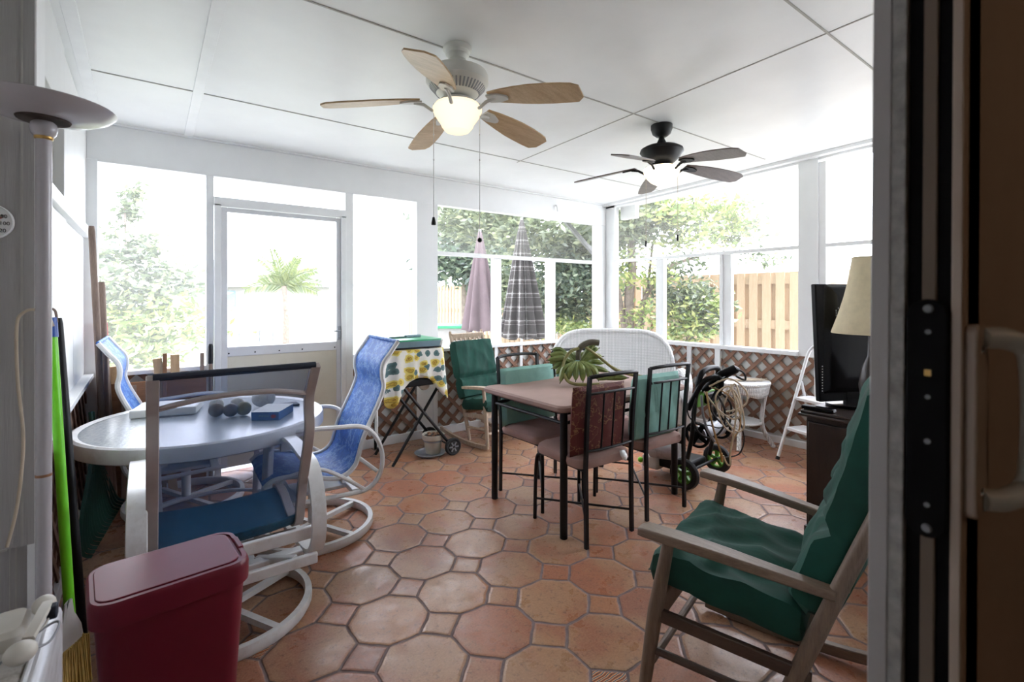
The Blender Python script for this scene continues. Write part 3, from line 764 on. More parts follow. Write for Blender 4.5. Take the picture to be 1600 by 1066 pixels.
# ================================================================== FURNITURE
# ------------------------------------------------------------------ ceiling fans
def fan(loc, zb, a0, label, body, blade, bulb, dome, knobs, chains):
    x, y = loc; zt = zc(y)
    f = thing('ceiling_fan', label, 'ceiling fan', (x, y, 0), 0, 'ceiling fans')
    can = MB()
    if dome == 'bowl': can.lathe([(0, zt), (.074, zt), (.074, zt - .014), (.064, zt - .022), (.060, zt - .040), (.052, zt - .046), (.045, zt - .064), (.034, zt - .070), (.028, zt - .080), (0, zt - .082)])
    else: can.lathe([(0, zt), (.078, zt), (.078, zt - .03), (.066, zt - .065), (.04, zt - .085), (0, zt - .09)])
    can.build('canopy', body, f)
    top = zb + (.18 if dome == 'bowl' else .14)
    MB().tube([(0, 0, zt - .07), (0, 0, top - .02)], .0125, 14).build('rod', body, f)
    mo = MB()
    if dome == 'bowl':
        mo.lathe([(0, top), (.05, top), (.115, top - .008), (.152, top - .026), (.160, top - .045), (.160, top - .078), (.150, top - .090), (.120, top - .124), (.085, top - .150), (.062, top - .156), (.062, top - .185), (0, top - .185)], n=48)
    else:
        mo.lathe([(0, top + .085), (.017, top + .085), (.022, top + .06), (.048, top + .004), (.125, top), (.152, top - .016), (.158, top - .036), (.146, top - .052), (.128, top - .082), (.090, top - .115), (.068, top - .128), (.064, top - .155), (0, top - .155)], n=48)
    mt = mo.build('motor_housing', body, f)
    if dome == 'bowl':
        v = MB()
        for k in range(44):
            a = 2 * pi * k / 44
            v.bar((.110 * cos(a), .110 * sin(a), top - .1338), (.142 * cos(a), .142 * sin(a), top - .0985), .008, .004)
        v.build('vent_slot', 'grey', mt, smooth=0)
    for k in range(5):
        a = radians(a0 + 72 * k); R = Matrix.Rotation(a, 3, 'Z'); P = Matrix.Rotation(radians(-12), 3, 'X')
        def tr(px, py, pz):
            q = P @ Vector((0, py, pz)); q.x = px
            q.z += zb - .06 * max(0, (px - .2) / .46)
            return R @ q
        outl = [(.20, -.048), (.30, -.062), (.45, -.075), (.58, -.074), (.640, -.066), (.665, .052), (.60, .064), (.45, .070), (.30, .058), (.20, .045)]
        b = MB(); xs = [.19, .26, .34, .42, .50, .58, .63, .662]
        lo = [-.040, -.056, -.070, -.079, -.081, -.077, -.070, -.050]; hi = [.040, .054, .066, .074, .076, .074, .070, .034]
        rows = []
        for xx, l, h in zip(xs, lo, hi):
            rows.append([tr(xx, l, .004), tr(xx, 0, .004), tr(xx, h, .004), tr(xx, h, -.004), tr(xx, 0, -.004), tr(xx, l, -.004)])
        b.grid(rows, close=True); b.add([rows[0][i] for i in range(6)], [(0, 1, 2, 3, 4, 5)]); b.add([rows[-1][i] for i in range(6)], [(5, 4, 3, 2, 1, 0)])
        bo = b.build('blade', blade, f)
        ir = MB(); ir.tube([R @ Vector((.085, 0, zb - .03)), R @ Vector((.13, 0, zb - .045)), R @ Vector((.17, 0, zb - .02)), tr(.22, 0, -.010)], .009, 8)
        ir.prism([(.18, -.03), (.235, -.034), (.285, -.014), (.29, 0), (.285, .014), (.235, .034), (.18, .03)], -.013, -.004, lambda p, q, r_: tr(p, q, r_))
        ir.build('blade_bracket', body, bo)
    zl = top - (.190 if dome == 'bowl' else .160)
    if dome == 'bowl':
        prof = [(.085, zl + .006), (.112, zl + .001), (.126, zl - .018), (.126, zl - .030), (.112, zl - .060), (.092, zl - .088), (.086, zl - .096), (.080, zl - .112), (.062, zl - .134), (.03, zl - .143), (0, zl - .144)]
    else:
        prof = [(.115, zl + .008), (.132, zl - .004), (.128, zl - .03), (.110, zl - .066), (.078, zl - .100), (.038, zl - .122), (0, zl - .128)]
    MB().lathe([(0, zl + .02), (.09, zl + .02), (.10, zl + .004), (.085, zl), (0, zl)]).build('light_fitter', body, f)
    MB().lathe(prof, n=40).build('glass_bowl', bulb, f)
    for (cx, cy), zb_, kn in zip(chains, knobs, (0, 1)):
        c = MB(); c.tube([(cx, cy, zl + .01), (cx, cy, zb_)], .0018, 6)
        for z in (zl - .15, zl - .28): c.ball((cx, cy, z), .004, 8, 6)
        co = c.build('pull_chain', 'chrome' if dome == 'bowl' else 'tan', f)
        kb = MB()
        if dome == 'bowl' and kn == 0: kb.lathe([(0, zb_ + .012), (.006, zb_ + .01), (.012, zb_ - .02), (.012, zb_ - .03), (0, zb_ - .032)], (cx, cy, 0), 12)
        elif dome == 'bowl': kb.ball((cx, cy, zb_ - .008), .0125, 12, 8)
        else: kb.tube([(cx, cy, zb_), (cx, cy, zb_ - .045)], .007, 10)
        kb.build('knob', 'black', co)
    return f
RT = Vector((.8, -.6)); FW = Vector((.6, .8))
fan((1.278, 2.172), 2.395, 9.9, 'white ceiling fan with oak blades and lit cream glass bowl', 'fanw', 'blade1', 'bulb1', 'bowl', (1.80, 1.70), [tuple(RT * -.122), tuple(RT * .115)])
fan((3.07, 2.235), 2.375, 48, 'black ceiling fan with dark brown blades and lit dome near the right wall', 'black', 'blade2', 'bulb2', 'dome', (1.815, 1.86), [tuple(RT * -.122 - FW * .02), tuple(RT * .113 - FW * .02)])

# ------------------------------------------------------------------ floor lamp, thermometer, cord
t = thing('floor_lamp', 'white torchiere floor lamp with a wide bowl in front of grey siding', 'floor lamp', (-.187, 1.522, 0))
MB().lathe([(0, 0), (.125, 0), (.125, .012), (.10, .024), (.03, .034), (0, .034)]).build('base', 'lampw', t)
p = MB().tube([(0, 0, .02), (0, 0, 1.762)], .0142, 20).build('pole', 'lampw', t)
MB().tube([(0, 0, .993), (0, 0, .999)], .0149, 20).build('seam_ring', 'ply', p)
MB().lathe([(.0145, 1.756), (.0168, 1.759), (.0168, 1.763), (.0145, 1.766)], n=24).build('brass_ring', 'gold', p)
MB().lathe([(0, 1.760), (.014, 1.760), (.022, 1.770), (.0245, 1.782), (.022, 1.793), (.014, 1.801), (0, 1.801)], n=24).build('ball_joint', 'lampw', t)
MB().lathe([(0, 1.796), (.046, 1.799), (.048, 1.803), (0, 1.804)], n=36).build('collar_plate', 'soil', t)
MB().lathe([(0, 1.801), (.03, 1.801), (.065, 1.804), (.098, 1.812), (.120, 1.823), (.1305, 1.834), (.1285, 1.8355), (.118, 1.826), (.095, 1.816), (.06, 1.809), (0, 1.807)], n=56).build('bowl_shade', 'lampw', t)

t = thing('thermometer', 'round white wall thermometer on the grey siding', 'thermometer', (-.303, 1.698, 1.582)); t.scale = (.86, .86, .86)
RX = Matrix.Rotation(pi / 2, 3, 'X')
MB().lathe([(0, 0), (.050, 0), (.050, .012), (.0475, .014), (.0465, .011), (0, .011)], (0, 0, 0), 36, RX).build('dial', 'white_trim', t)
def text(s, size, loc, rot, mat, parent, name, ext=.0004):
    cu = bpy.data.curves.new(name, 'FONT'); cu.body = s; cu.size = size; cu.extrude = ext; cu.align_x = 'CENTER'; cu.align_y = 'CENTER'
    ob = bpy.data.objects.new(name, cu); COL.objects.link(ob)
    dg = bpy.context.evaluated_depsgraph_get()
    me = bpy.data.meshes.new_from_object(ob.evaluated_get(dg)); bpy.data.objects.remove(ob)
    me.name = name; me.materials.clear(); me.materials.append(M[mat])
    ob = bpy.data.objects.new(name, me); COL.objects.link(ob)
    ob.location = loc; ob.rotation_euler = rot; ob.parent = parent
    return ob
for s, a, rr in (('0', 115, .036), ('20', 155, .034), ('40', 190, .034), ('60', 70, .036), ('80', 28, .033), ('100', -8, .031), ('120', -47, .034)):
    text(s, .0145, (rr * cos(radians(a)), -.0118, rr * sin(radians(a))), (pi / 2, 0, 0), 'black', t, 'numeral')
MB().bar((-.012, -.0125, -.010), (.026, -.0125, .012), .002, .001, (0, 1, 0)).build('needle', 'red', t)

cd = MB().tube(curve([(-.225, 1.62, .95), (-.235, 1.66, 1.10), (-.238, 1.66, 1.25), (-.232, 1.655, 1.352), (-.217, 1.64, 1.368), (-.205, 1.66, 1.355)], 6) if 0 else curve([(-.268, 1.66, .80), (-.250, 1.66, .90), (-.240, 1.66, 1.05), (-.250, 1.66, 1.20), (-.252, 1.665, 1.33), (-.240, 1.665, 1.362), (-.220, 1.67, 1.368), (-.200, 1.69, 1.352), (-.192, 1.70, 1.325)], 6), .0035, 8).build('extension_cord', 'tan')
tag(cd, 'thin tan cord looping down beside the lamp pole along the siding', 'cord')

# ------------------------------------------------------------------ weathered chest with a corded phone on it
t = thing('metal_chest', 'weathered white chest with metal edges in the lower left corner', 'chest', (-.34, 1.02, 0))
MB().bx(-.20, .204, -.42, .325, 0, .778).build('body', 'silver', t, bevel=.014, seg=3)
lid = MB().bx(-.20, .176, -.42, .318, .77, .782).build('lid', 'stained', t, bevel=.004)
MB().tube([(.181, -.42, .780), (.181, .316, .780)], .0045, 8).build('edge_bead', 'silver', lid)
ph = thing('telephone', 'aged white corded telephone lying on the weathered chest', 'telephone', (-.180, 1.215, .783), 0); ph.scale = (.62, .80, .72)
loft(MB(), [(.085, .12, .02, 0, -.035, .045), (.085, .12, .02, .03, -.035, .045), (.07, .10, .02, .042, -.035, .045)], 5).build('cradle', 'phone', ph)
loft(MB(), [(.05, .05, .015, 0, -.06, -.045), (.045, .045, .015, .032, -.06, -.045)], 5).build('cradle_foot', 'phone', ph)
hs = MB()
hs.tube(curve([(.050, .060, .052), (.047, .02, .058), (.040, -.03, .056), (.030, -.070, .046)], 6), 0, prof=[(-.012, -.007), (.012, -.007), (.015, 0), (.011, .009), (-.011, .009), (-.015, 0)])
hs.ball((.038, .078, .042), .029, 18, 12, (1.0, .85, .8)); hs.ball((.018, -.088, .030), .032, 18, 12, (1.1, .85, .75))
hs.build('handset', 'phone', ph)
MB().bx(.052, .076, .018, .044, .028, .060).build('plug', 'navy', ph, bevel=.004)
MB().tube(curve([(.045, -.082, .026), (.072, -.055, .018), (.083, .00, .022), (.070, .012, .024), (.040, -.005, .02), (.0, -.04, .012), (-.03, -.075, .008)], 7), .003, 8).build('cord', 'grey', ph)
MB().tube(curve([(.058, .022, .035), (.045, .0, .022), (.02, -.02, .014)], 5), .003, 8).build('plug_lead', 'phone', ph)

# ------------------------------------------------------------------ maroon waste bin
t = thing('waste_bin', 'tall maroon plastic waste bin with a swing lid', 'waste bin', (.055, 1.695, 0), radians(5))
loft(MB(), [(.27, .19, .035, 0, 0, 0), (.335, .235, .045, .55, 0, 0), (.345, .24, .045, .60, 0, 0)], 6).build('body', 'maroon', t)
ld = loft(MB(), [(.350, .245, .05, .572, 0, 0), (.362, .256, .055, .575, 0, 0), (.365, .258, .055, .622, 0, 0), (.360, .254, .053, .632, 0, 0), (.352, .246, .05, .638, 0, 0), (.330, .222, .04, .638, 0, 0), (.328, .220, .039, .6335, 0, 0)], 6).build('lid', 'maroon', t)
loft(MB(), [(.322, .214, .035, .633, -.006, 0), (.322, .214, .035, .6395, -.006, 0), (.318, .210, .034, .6405, -.006, 0)], 6).build('lid_flap', 'maroon', ld)
MB().bx(.165, .180, -.03, .05, .626, .641).build('hinge_tab', 'maroon', ld, bevel=.003)

# ------------------------------------------------------------------ broom, poles and rake along the left wall
t = thing('broom', 'lime green handled broom with yellow straw bristles leaning beside the chest', 'broom', (0, 0, 0))
A, B = Vector((-.212, 2.30, .20)), Vector((-.278, 2.43, 1.285))
def lerp(a, b, u): return Vector(a) * (1 - u) + Vector(b) * u
MB().tube([A, B], .0155, 14).build('handle', 'lime', t)
MB().tube([lerp(A, B, .97), lerp(A, B, 1.035)], .018, 14).build('hanging_cap', 'bluecap', t)
MB().tube(curve([lerp(A, B, 1.03), lerp(A, B, 1.06) + Vector((-.005, 0, .005)), lerp(A, B, 1.05) + Vector((.012, .0, .01)), lerp(A, B, 1.02) + Vector((.016, 0, 0))], 5), .004, 8).build('hanging_loop', 'handle', t)
hb = MB(); rows = []
for w, d, z, dx in ((.034, .034, .34, 0), (.05, .04, .29, .0), (.11, .05, .225, 0), (.125, .05, .185, 0)): rows.append([(-.218 + dx + x * .55, 2.28 + y + x * .84, z) for x, y in rrect(w, d, .02, 4)])
hb.grid(rows, close=True); k = len(rows[0]); hb.add(rows[0], [tuple(range(k))]); hb.add(rows[-1], [tuple(range(k))]); hb.build('head', 'white_trim', t)
hb = MB(); rnd = random.Random(3)
for i in range(420):
    u = rnd.uniform(-.060, .060); v = rnd.uniform(-.024, .024)
    a = Vector((-.218 + u * .55 - v * .84, 2.28 + u * .84 + v * .55, .19)); sp = 1.25
    b = Vector((-.218 + (u * .55 - v * .84) * sp + rnd.uniform(-.01, .01), 2.28 + (u * .84 + v * .55) * sp + rnd.uniform(-.01, .01), rnd.uniform(.002, .02)))
    hb.tube([a, b], .0022, 4)
hb.build('bristles', 'straw', t, smooth=0)
def pole(name, label, cat, a, b, r, mat, tip=None):
    t = thing(name, label, cat); MB().tube([a, lerp(a, b, .98), b], [r, r, r * .8], 12).build('handle', mat, t)
    if tip: MB().tube([lerp(a, b, 1 - tip[0]), lerp(a, b, 1.004)], r * 1.15, 12).build('grip', tip[1], t)
    return t
pole('mop_handle', 'black metal pole leaning on the left wall beside the lime broom', 'pole', (-.205, 2.62, .0), (-.300, 2.80, 1.31), .0155, 'black')
pole('wooden_pole', 'tall worn wooden pole leaning in the left corner', 'pole', (-.205, 4.10, 0), (-.284, 4.12, 1.855), .018, 'handle')
pole('shovel', 'shorter grey wooden shovel handle beside the tall corner pole', 'shovel', (-.195, 4.20, .0), (-.245, 4.30, 1.50), .021, 'handle')
pole('garden_tool', 'wooden tool with a red grip in the left corner', 'garden tool', (-.17, 4.24, .0), (-.232, 4.34, 1.22), .015, 'handle', (.12, 'red'))
t = thing('leaf_rake', 'green plastic leaf rake standing against the left wall under the table', 'rake')
ap = Vector((-.262, 3.90, .60)); MB().tube([(-.272, 3.95, .69), ap, (-.255, 3.88, .45)], .016, 10).build('handle_socket', 'rake', t)
for i in range(17):
    u = i / 16; ex, ey = -.262 + .112 * u, 3.42 + .80 * u
    q = curve([(-.257, 3.885 + .05 * (u - .5), .50), lerp((-.257, 3.885, .50), (ex - .03, ey, .10), .35) + Vector((0, 0, .0)), lerp((-.257, 3.885, .5), (ex - .03, ey, .10), .8), (ex - .012, ey + .004, .05), (ex + .030, ey - .005, .018)], 5)
    MB().tube(q, 0, prof=[(-.009, -.0015), (.009, -.0015), (.009, .0015), (-.009, .0015)]).build('tine', 'rake', t)
MB().grid([[(-.2565, 3.86, .53), (-.2565, 3.91, .53)], [(-.253, 3.76, .36), (-.247, 3.99, .36)]]).build('shoulder', 'rake', t, solid=.004)

# ------------------------------------------------------------------ scrap boards in the left corner
def board(label, p0, p1, w, th, mat, name='wooden_board'):
    tag(MB().bar(p0, p1, w, th, (0, 1, 0)).build(name, mat, bevel=.002), label, 'board', 'scrap boards behind the patio table')
board('light pine board tilted left behind the far blue chair', (-.08, 4.345, 0), (-.178, 4.345, .92), .062, .03, 'pine')
board('pale pine board tilted, second from the corner', (.155, 4.30, 0), (.060, 4.345, .955), .055, .03, 'pine')
board('upright square ended pine stake behind the navy sling chair', (.18, 4.345, .02), (.165, 4.355, .975), .055, .025, 'pine')
board('short brown board behind the left edge of the patio table', (-.10, 4.31, 0), (-.10, 4.335, .78), .085, .022, 'handle')
board('thin grey stake standing left of the screen door', (.335, 4.35, 0), (.335, 4.358, .975), .026, .016, 'handle')
board('dark rounded stick in front of the pine stakes', (.10, 4.26, 0), (.105, 4.33, .99), .026, .022, 'ply')
tag(MB().box((.05, 4.335, .40), (.62, .018, .80)).build('plywood_sheet', 'ply', bevel=.002), 'brown plywood sheet leaning under the left window', 'board', 'scrap boards behind the patio table')
t = thing('edging_tool', 'tool with a black plastic handle hanging beside the screen door frame', 'garden tool', (.39, 4.355, 0))
MB().tube([(0, 0, 0), (0, 0, .90)], .012, 10).build('shaft', 'handle', t)
MB().tube([(0, 0, .89), (0, 0, 1.02), (0, 0, 1.04)], [.017, .017, .012], 12).build('grip', 'black', t)
tag(MB().tube(curve([(1.545, 4.33, .84), (1.555, 4.33, .93), (1.60, 4.33, .965), (1.66, 4.33, .955), (1.68, 4.33, .86), (1.68, 4.33, .3), (1.68, 4.33, 0)], 6), .014, 10).build('walking_cane', 'black'), 'black crook handled cane behind the blue chair right of the screen door', 'cane')
t = thing('paint_can', 'small pale round can on the floor behind the waste bin', 'can', (.03, 3.05, 0))
MB().lathe([(0, 0), (.07, 0), (.07, .15), (.066, .153), (0, .15)]).build('body', 'grey', t)
MB().lathe([(.055, .152), (.07, .156), (.07, .148)]).build('rim', 'chrome', t)

# ------------------------------------------------------------------ patio table
t = thing('patio_table', 'round white patio table with an obscured glass top', 'table', (.285, 3.25, 0))
zt = .71
MB().lathe([(.560, zt + .002), (.585, zt + .010), (.600, zt + .004), (.605, zt - .012), (.605, zt - .060), (.598, zt - .066), (.575, zt - .066), (.57, zt - .012), (.56, zt - .008)], n=72).build('rim', 'patio', t)
MB().lathe([(0, zt), (.572, zt), (.572, zt - .007), (0, zt - .007)], n=72).build('glass_top', 'glasstop', t)
for k in range(4):
    a = radians(40 + 90 * k)
    MB().bar((.36 * cos(a), .36 * sin(a), 0), (.40 * cos(a), .40 * sin(a), zt - .02), .042, .042).build('leg', 'patio', t, bevel=.006)
MB().tube([(.36 * cos(2 * pi * k / 40), .36 * sin(2 * pi * k / 40), .16) for k in range(40)], .012, 8, closed=True).build('stretcher_ring', 'patio', t)

# things on the table
def sphere(label, c, r, mat, sc=(1, 1, 1)):
    tag(MB().ball((0, 0, 0), r, 20, 14, sc).build('decorative_ball', mat), label, 'ball', 'decorative balls on the patio table').location = c
ba = pm('brown_olive_ball', (.14, .115, .085), .6, .25, 30, .3); bb_ = pm('dark_brown_ball', (.10, .085, .075), .6, .25, 30, .3); bc = pm('olive_ball', (.20, .20, .125), .6, .25, 30, .3)
bd = pm('pale_ball', (.66, .65, .61), .6, .06, 20, .2); be = pm('speckled_white_ball', (.68, .68, .66), .6, .05, 10, dirt=((.25, .24, .26), 60, .8))
sphere('brown decorative ball, left of the front row of three', (.319, 3.254, zt + .0415), .040, ba)
sphere('dark brown decorative ball in the middle of the front row', (.385, 3.205, zt + .0395), .038, bb_)
sphere('olive green decorative ball at the right of the front row', (.452, 3.20, zt + .0415), .040, bc)
sphere('pale ball behind the brown ball on the patio table', (.335, 3.40, zt + .0415), .040, bd)
sphere('pale ball behind the dark ball on the patio table', (.440, 3.38, zt + .0395), .038, bd)
sphere('large flattened speckled white ball behind the carton', (.585, 3.37, zt + .056), .068, be, (1, 1, .8))
t = thing('carton', 'blue carton with a white top on the patio table', 'box', (.585, 3.085, zt + .001), radians(-33))
MB().bx(-.075, .075, -.105, .105, 0, .046).build('sides', 'boxblue', t, bevel=.001)
MB().bx(-.0755, .0755, -.1055, .1055, .0455, .048).build('top', 'paper', t, bevel=.001)
MB().lathe([(0, .001), (.012, .001), (.012, 0)], (.045, -.1055, .022), 20, Matrix.Rotation(pi / 2, 3, 'X') @ Matrix.Diagonal((1.2, .8, 1))).build('red_logo', 'red', t)
lg = MB()
for i in range(4): lg.bx(-.035 + i * .015, -.025 + i * .015, -.1064, -.1045, .019, .029)
lg.build('label_blocks', 'greyblue', t, smooth=0)
tag(MB().box((0, 0, .006), (.12, .09, .012)).build('notebook', 'navy', bevel=.002), 'dark flat notebook behind the blue carton', 'notebook').location = (.715, 3.32, zt + .001)
bx_ = MB().box((0, 0, .024), (.32, .26, .046)).build('tray_box', 'white_trim', bevel=.008)
tag(bx_, 'flat white box on the left of the patio table', 'box'); bx_.location = (.105, 3.56, zt + .001); bx_.rotation_euler.z = radians(-14)

# ------------------------------------------------------------------ sling swivel chairs
prof = [(-.445, 1.128), (-.40, 1.065), (-.352, .998), (-.345, .93), (-.355, .86), (-.325, .77), (-.26, .636), (-.228, .56), (-.205, .48), (-.185, .425), (-.14, .385), (-.077, .372), (.012, .392), (.09, .418), (.18, .432), (.25, .425), (.29, .395)]
def sling_chair(name, label, loc, rz, fm, back_m, seat_m, flat=False):
    t = thing(name, label, 'patio chair', loc, rz, 'swivel sling chairs around the patio table')
    hw = .262
    pc = curve([(0, y, z) for y, z in prof], 4)
    nb = max(i for i, p in enumerate(pc) if p.z > .44 and p.y < -.1)   # back / seat split
    for s in (-1, 1):
        rp = [(s * hw, p.y, p.z) for p in pc]
        pr = [(-.019, -.013), (.019, -.013), (.019, .013), (-.019, .013)] if flat else [(.017 * cos(a * pi / 4), .014 * sin(a * pi / 4)) for a in range(8)]
        MB().tube(rp, 0, prof=pr).build('side_rail', fm, t, bevel=.003 if flat else 0)
    def sheet(a, b): return MB().grid([[(x * hw, p.y - (.012 * (1 - x * x)) * (1 if p.z > .44 else .2), p.z - .016 * (1 - x * x) * (1 if p.z < .5 else .25)) for x in (-.97, -.6, -.2, .2, .6, .97)] for p in pc[a:b]])
    if flat:
        sheet(0, nb + 1).build('back_sling', back_m, t, solid=.003)
        sheet(nb, len(pc)).build('seat_sling', seat_m, t, solid=.003)
    else: sheet(0, len(pc)).build('sling', back_m, t, solid=.003)
    MB().tube([(-hw, pc[0].y, pc[0].z), (hw, pc[0].y, pc[0].z)], .013 if flat else .010, 10).build('top_hem', 'navy' if flat else seat_m, t)
    # curved spreader bars
    if flat: MB().tube(curve([(-hw, -.352, 1.0), (-.1, -.405, 1.035), (.1, -.405, 1.035), (hw, -.352, 1.0)], 5), .010, 8).build('spreader', fm, t)
    MB().tube([(-hw, .20, .392), (hw, .20, .392)], .011, 8).build('spreader', fm, t); MB().tube([(-hw, -.12, .345), (hw, -.12, .345)], .011, 8).build('spreader', fm, t)
    for s in (-1, 1):
        x = s * (hw + .045)
        arm = curve([(x, .27, .60), (x, .24, .665), (x, .10, .68), (x, -.07, .670), (x, -.20, .656), (x, -.275, .605), (x, -.322, .513), (x, -.33, .416), (x, -.30, .335), (x, -.234, .288), (x - s * .01, -.12, .280), (x - s * .02, .04, .282), (x - s * .03, .20, .285)], 5)
        pr = [(-.029, -.010), (.029, -.010), (.032, 0), (.029, .010), (-.029, .010), (-.032, 0)] if flat else [(.0165 * cos(a * pi / 4), .0135 * sin(a * pi / 4)) for a in range(8)]
        ao = MB().tube(arm, 0, prof=pr).build('arm_loop', 'patio', t)
        if flat: continue
        MB().tube(curve([(s * hw, .24, .42), (x, .10, .458), (x, 0, .447), (x, -.12, .372), (x, -.225, .29)], 5), .011, 8).build('arm_brace', 'patio', ao)
        MB().tube([(s * hw, -.31, .74), (x, -.295, .56)], .010, 8).tube([(s * hw, -.20, .47), (x, -.30, .38)], .012, 8).build('arm_strut', 'patio', ao)
    if flat:
        for z, h in ((.405, .052), (.29, .045)): MB().bx(-.305, .305, -.322, -.300, z - h / 2, z + h / 2).build('rear_bar', 'patio', t, bevel=.005)
        for s in (-1, 1): MB().bar((s * .22, -.30, .30), (s * .10, -.14, .27), .03, .03).build('brace', 'patio', t, bevel=.004)
    # rocker plate, pedestal and ring base
    MB().bx(-.27, .27, -.215, -.165, .262, .29).bx(-.27, .27, .12, .17, .262, .29).bx(-.10, .10, -.18, .14, .245, .265).build('swivel_plate', 'patio', t, bevel=.004)
    MB().tube([(0, -.01, .02), (0, -.01, .25)], .027, 16).build('pedestal', 'patio', t)
    rg = MB().tube([(.335 * cos(2 * pi * k / 48), .335 * sin(2 * pi * k / 48) - .01, .027) for k in range(48)], 0, closed=True, prof=[(-.013, -.024), (.013, -.024), (.016, -.01), (.016, .012), (.009, .025), (-.009, .025), (-.016, .012), (-.016, -.01)])
    for k in range(4):
        a = radians(28 + 90 * k); rg.bar((.02 * cos(a), .02 * sin(a) - .01, .035), (.325 * cos(a), .325 * sin(a) - .01, .035), .028, .026)
    rg.build('ring_base', 'patio', t)
    return t
sling_chair('patio_chair', 'patio chair with a see-through navy sling nearest the maroon bin', (.278, 2.475, 0), radians(0), 'taupe', 'sling_navy', 'sling_teal', True)
sling_chair('patio_chair', 'blue sling patio chair at the right of the round table, seen from the side', (.79, 3.07, 0), radians(88), 'patio', 'sling_blue', 'sling_blue')
sling_chair('patio_chair', 'blue sling patio chair behind the round table by the left window', (.225, 3.985, 0), radians(-92), 'patio', 'sling_blue', 'sling_blue')

# ------------------------------------------------------------------ dining table and chairs
t = thing('dining_table', 'brown topped rectangular dining table on black tube legs', 'table', (2.47, 2.43, 0))
loft(MB(), [(1.19, .80, .05, .738, 0, 0), (1.215, .825, .055, .748, 0, 0), (1.215, .825, .055, .768, 0, 0), (1.19, .80, .05, .778, 0, 0)], 5).build('tabletop', 'tabletop', t)
for sx in (-1, 1):
    for sy in (-1, 1): MB().tube([(sx * .535, sy * .350, 0), (sx * .535, sy * .350, .74)], .0225, 16).build('leg', 'black', t)
a = MB()
for sy in (-1, 1): a.tube([(-.535, sy * .35, .665), (.535, sy * .35, .665)], .011, 8); a.bx(-.535, .535, sy * .35 - .01, sy * .35 + .01, .715, .738)
for sx in (-1, 1): a.tube([(sx * .535, -.35, .665), (sx * .535, .35, .665)], .011, 8); a.bx(sx * .535 - .01, sx * .535 + .01, -.35, .35, .715, .738)
a.build('apron_rail', 'black', t)
def dining_chair(label, loc, rz):
    t = thing('dining_chair', label, 'dining chair', loc, rz, 'black metal dining chairs around the brown table')
    for s in (-1, 1):
        MB().tube([(s * .184, -.232, 0), (s * .184, -.225, .45), (s * .186, -.238, .70), (s * .188, -.262, .958)], 0, prof=[(-.010, -.010), (.010, -.010), (.010, .010), (-.010, .010)]).build('back_post', 'black', t)
        MB().tube(curve([(s * .188, .232, 0), (s * .186, .230, .20), (s * .182, .222, .37), (s * .176, .20, .415), (s * .17, .14, .425)], 5), .0115, 10).build('leg', 'black', t)
        MB().tube([(s * .175, .20, .425), (s * .178, -.225, .425)], .010, 8).build('seat_rail', 'black', t)
    MB().tube(curve([(-.188, -.262, .955), (-.10, -.285, .965), (.10, -.285, .965), (.188, -.262, .955)], 5), .0115, 10).build('top_rail', 'black', t)
    MB().tube(curve([(-.187, -.252, .860), (-.10, -.272, .865), (.10, -.272, .865), (.187, -.252, .860)], 5), .008, 8).build('back_rail', 'black', t)
    MB().tube([(-.185, -.230, .54), (-.09, -.246, .54), (.09, -.246, .54), (.185, -.230, .54)], .008, 8).build('back_rail', 'black', t)
    for x in (-.085, 0, .085): MB().tube([(x, -.246, .54), (x, -.272, .865)], .0055, 8).build('back_spindle', 'black', t)
    MB().tube([(-.186, .228, .128), (.184, -.230, .128)], .007, 8).tube([(.186, .228, .136), (-.184, -.230, .136)], .007, 8).build('cross_brace', 'black', t)
    sp = MB(); rows = []
    for w, d, r, z in ((.36, .39, .04, .425), (.405, .43, .06, .432), (.42, .445, .07, .455), (.41, .435, .07, .480), (.36, .39, .06, .497), (.2, .22, .05, .503)): rows.append([(x, y + .0, z) for x, y in rrect(w, d, r, 5)])
    sp.grid(rows, close=True); k = len(rows[0]); sp.add(rows[-1], [tuple(range(k))]); sp.add(rows[0], [tuple(range(k - 1, -1, -1))])
    sp.build('seat', 'suede', t)
    return t
dining_chair('black metal dining chair holding the maroon brocade pad', (2.145, 2.140, 0), radians(-2))
dining_chair('black metal dining chair at the right end of the near side, by the pressure washer', (2.695, 2.150, 0), radians(-3))
dining_chair('black metal dining chair at the far left side of the brown table', (2.235, 2.640, 0), radians(181))
dining_chair('black metal dining chair at the far side behind the plantains', (2.775, 2.655, 0), radians(178))
def seatback(label, cat_mat, loc, rz, w, h, th, tilt, seed, seams=(), wr=.004):
    o = pad(w, h, th, 20, 20, pw=2.6, wr=wr, seams=seams, seed=seed, pinch=.45).build('back_cushion', cat_mat, weld=True)
    tag(o, label, 'cushion', 'tie-on back cushions of the dining chairs'); o.location = loc
    o.rotation_euler = (pi / 2 + tilt, 0, rz); return o
seatback('maroon brocade back cushion on the nearest dining chair', 'brocade', (2.090, 1.958, .700), radians(-2), .425, .405, .075, radians(4), 1, wr=.002)
seatback('aqua back cushion with tie strings on the right near dining chair', 'aqua', (2.632, 1.970, .700), radians(-3), .445, .425, .095, radians(4), 2, wr=.006)
seatback('aqua back cushion on the far left dining chair, facing the viewer', 'aqua', (2.262, 2.812, .685), radians(181), .52, .42, .09, radians(4), 3)
seatback('aqua back cushion on the dining chair behind the plantains', 'aqua', (2.775, 2.828, .690), radians(178), .42, .41, .09, radians(4), 4)
tg = MB().grid([[(2.215, 1.905, .50), (2.235, 1.90, .50), (2.26, 1.905, .495)], [(2.212, 1.893, .475), (2.24, 1.885, .47), (2.265, 1.89, .47)], [(2.225, 1.888, .45), (2.245, 1.88, .44), (2.262, 1.886, .455)]]).build('cushion_tie', 'paper', solid=.002)
tag(tg, 'white cloth tag hanging under the maroon cushion', 'tag')
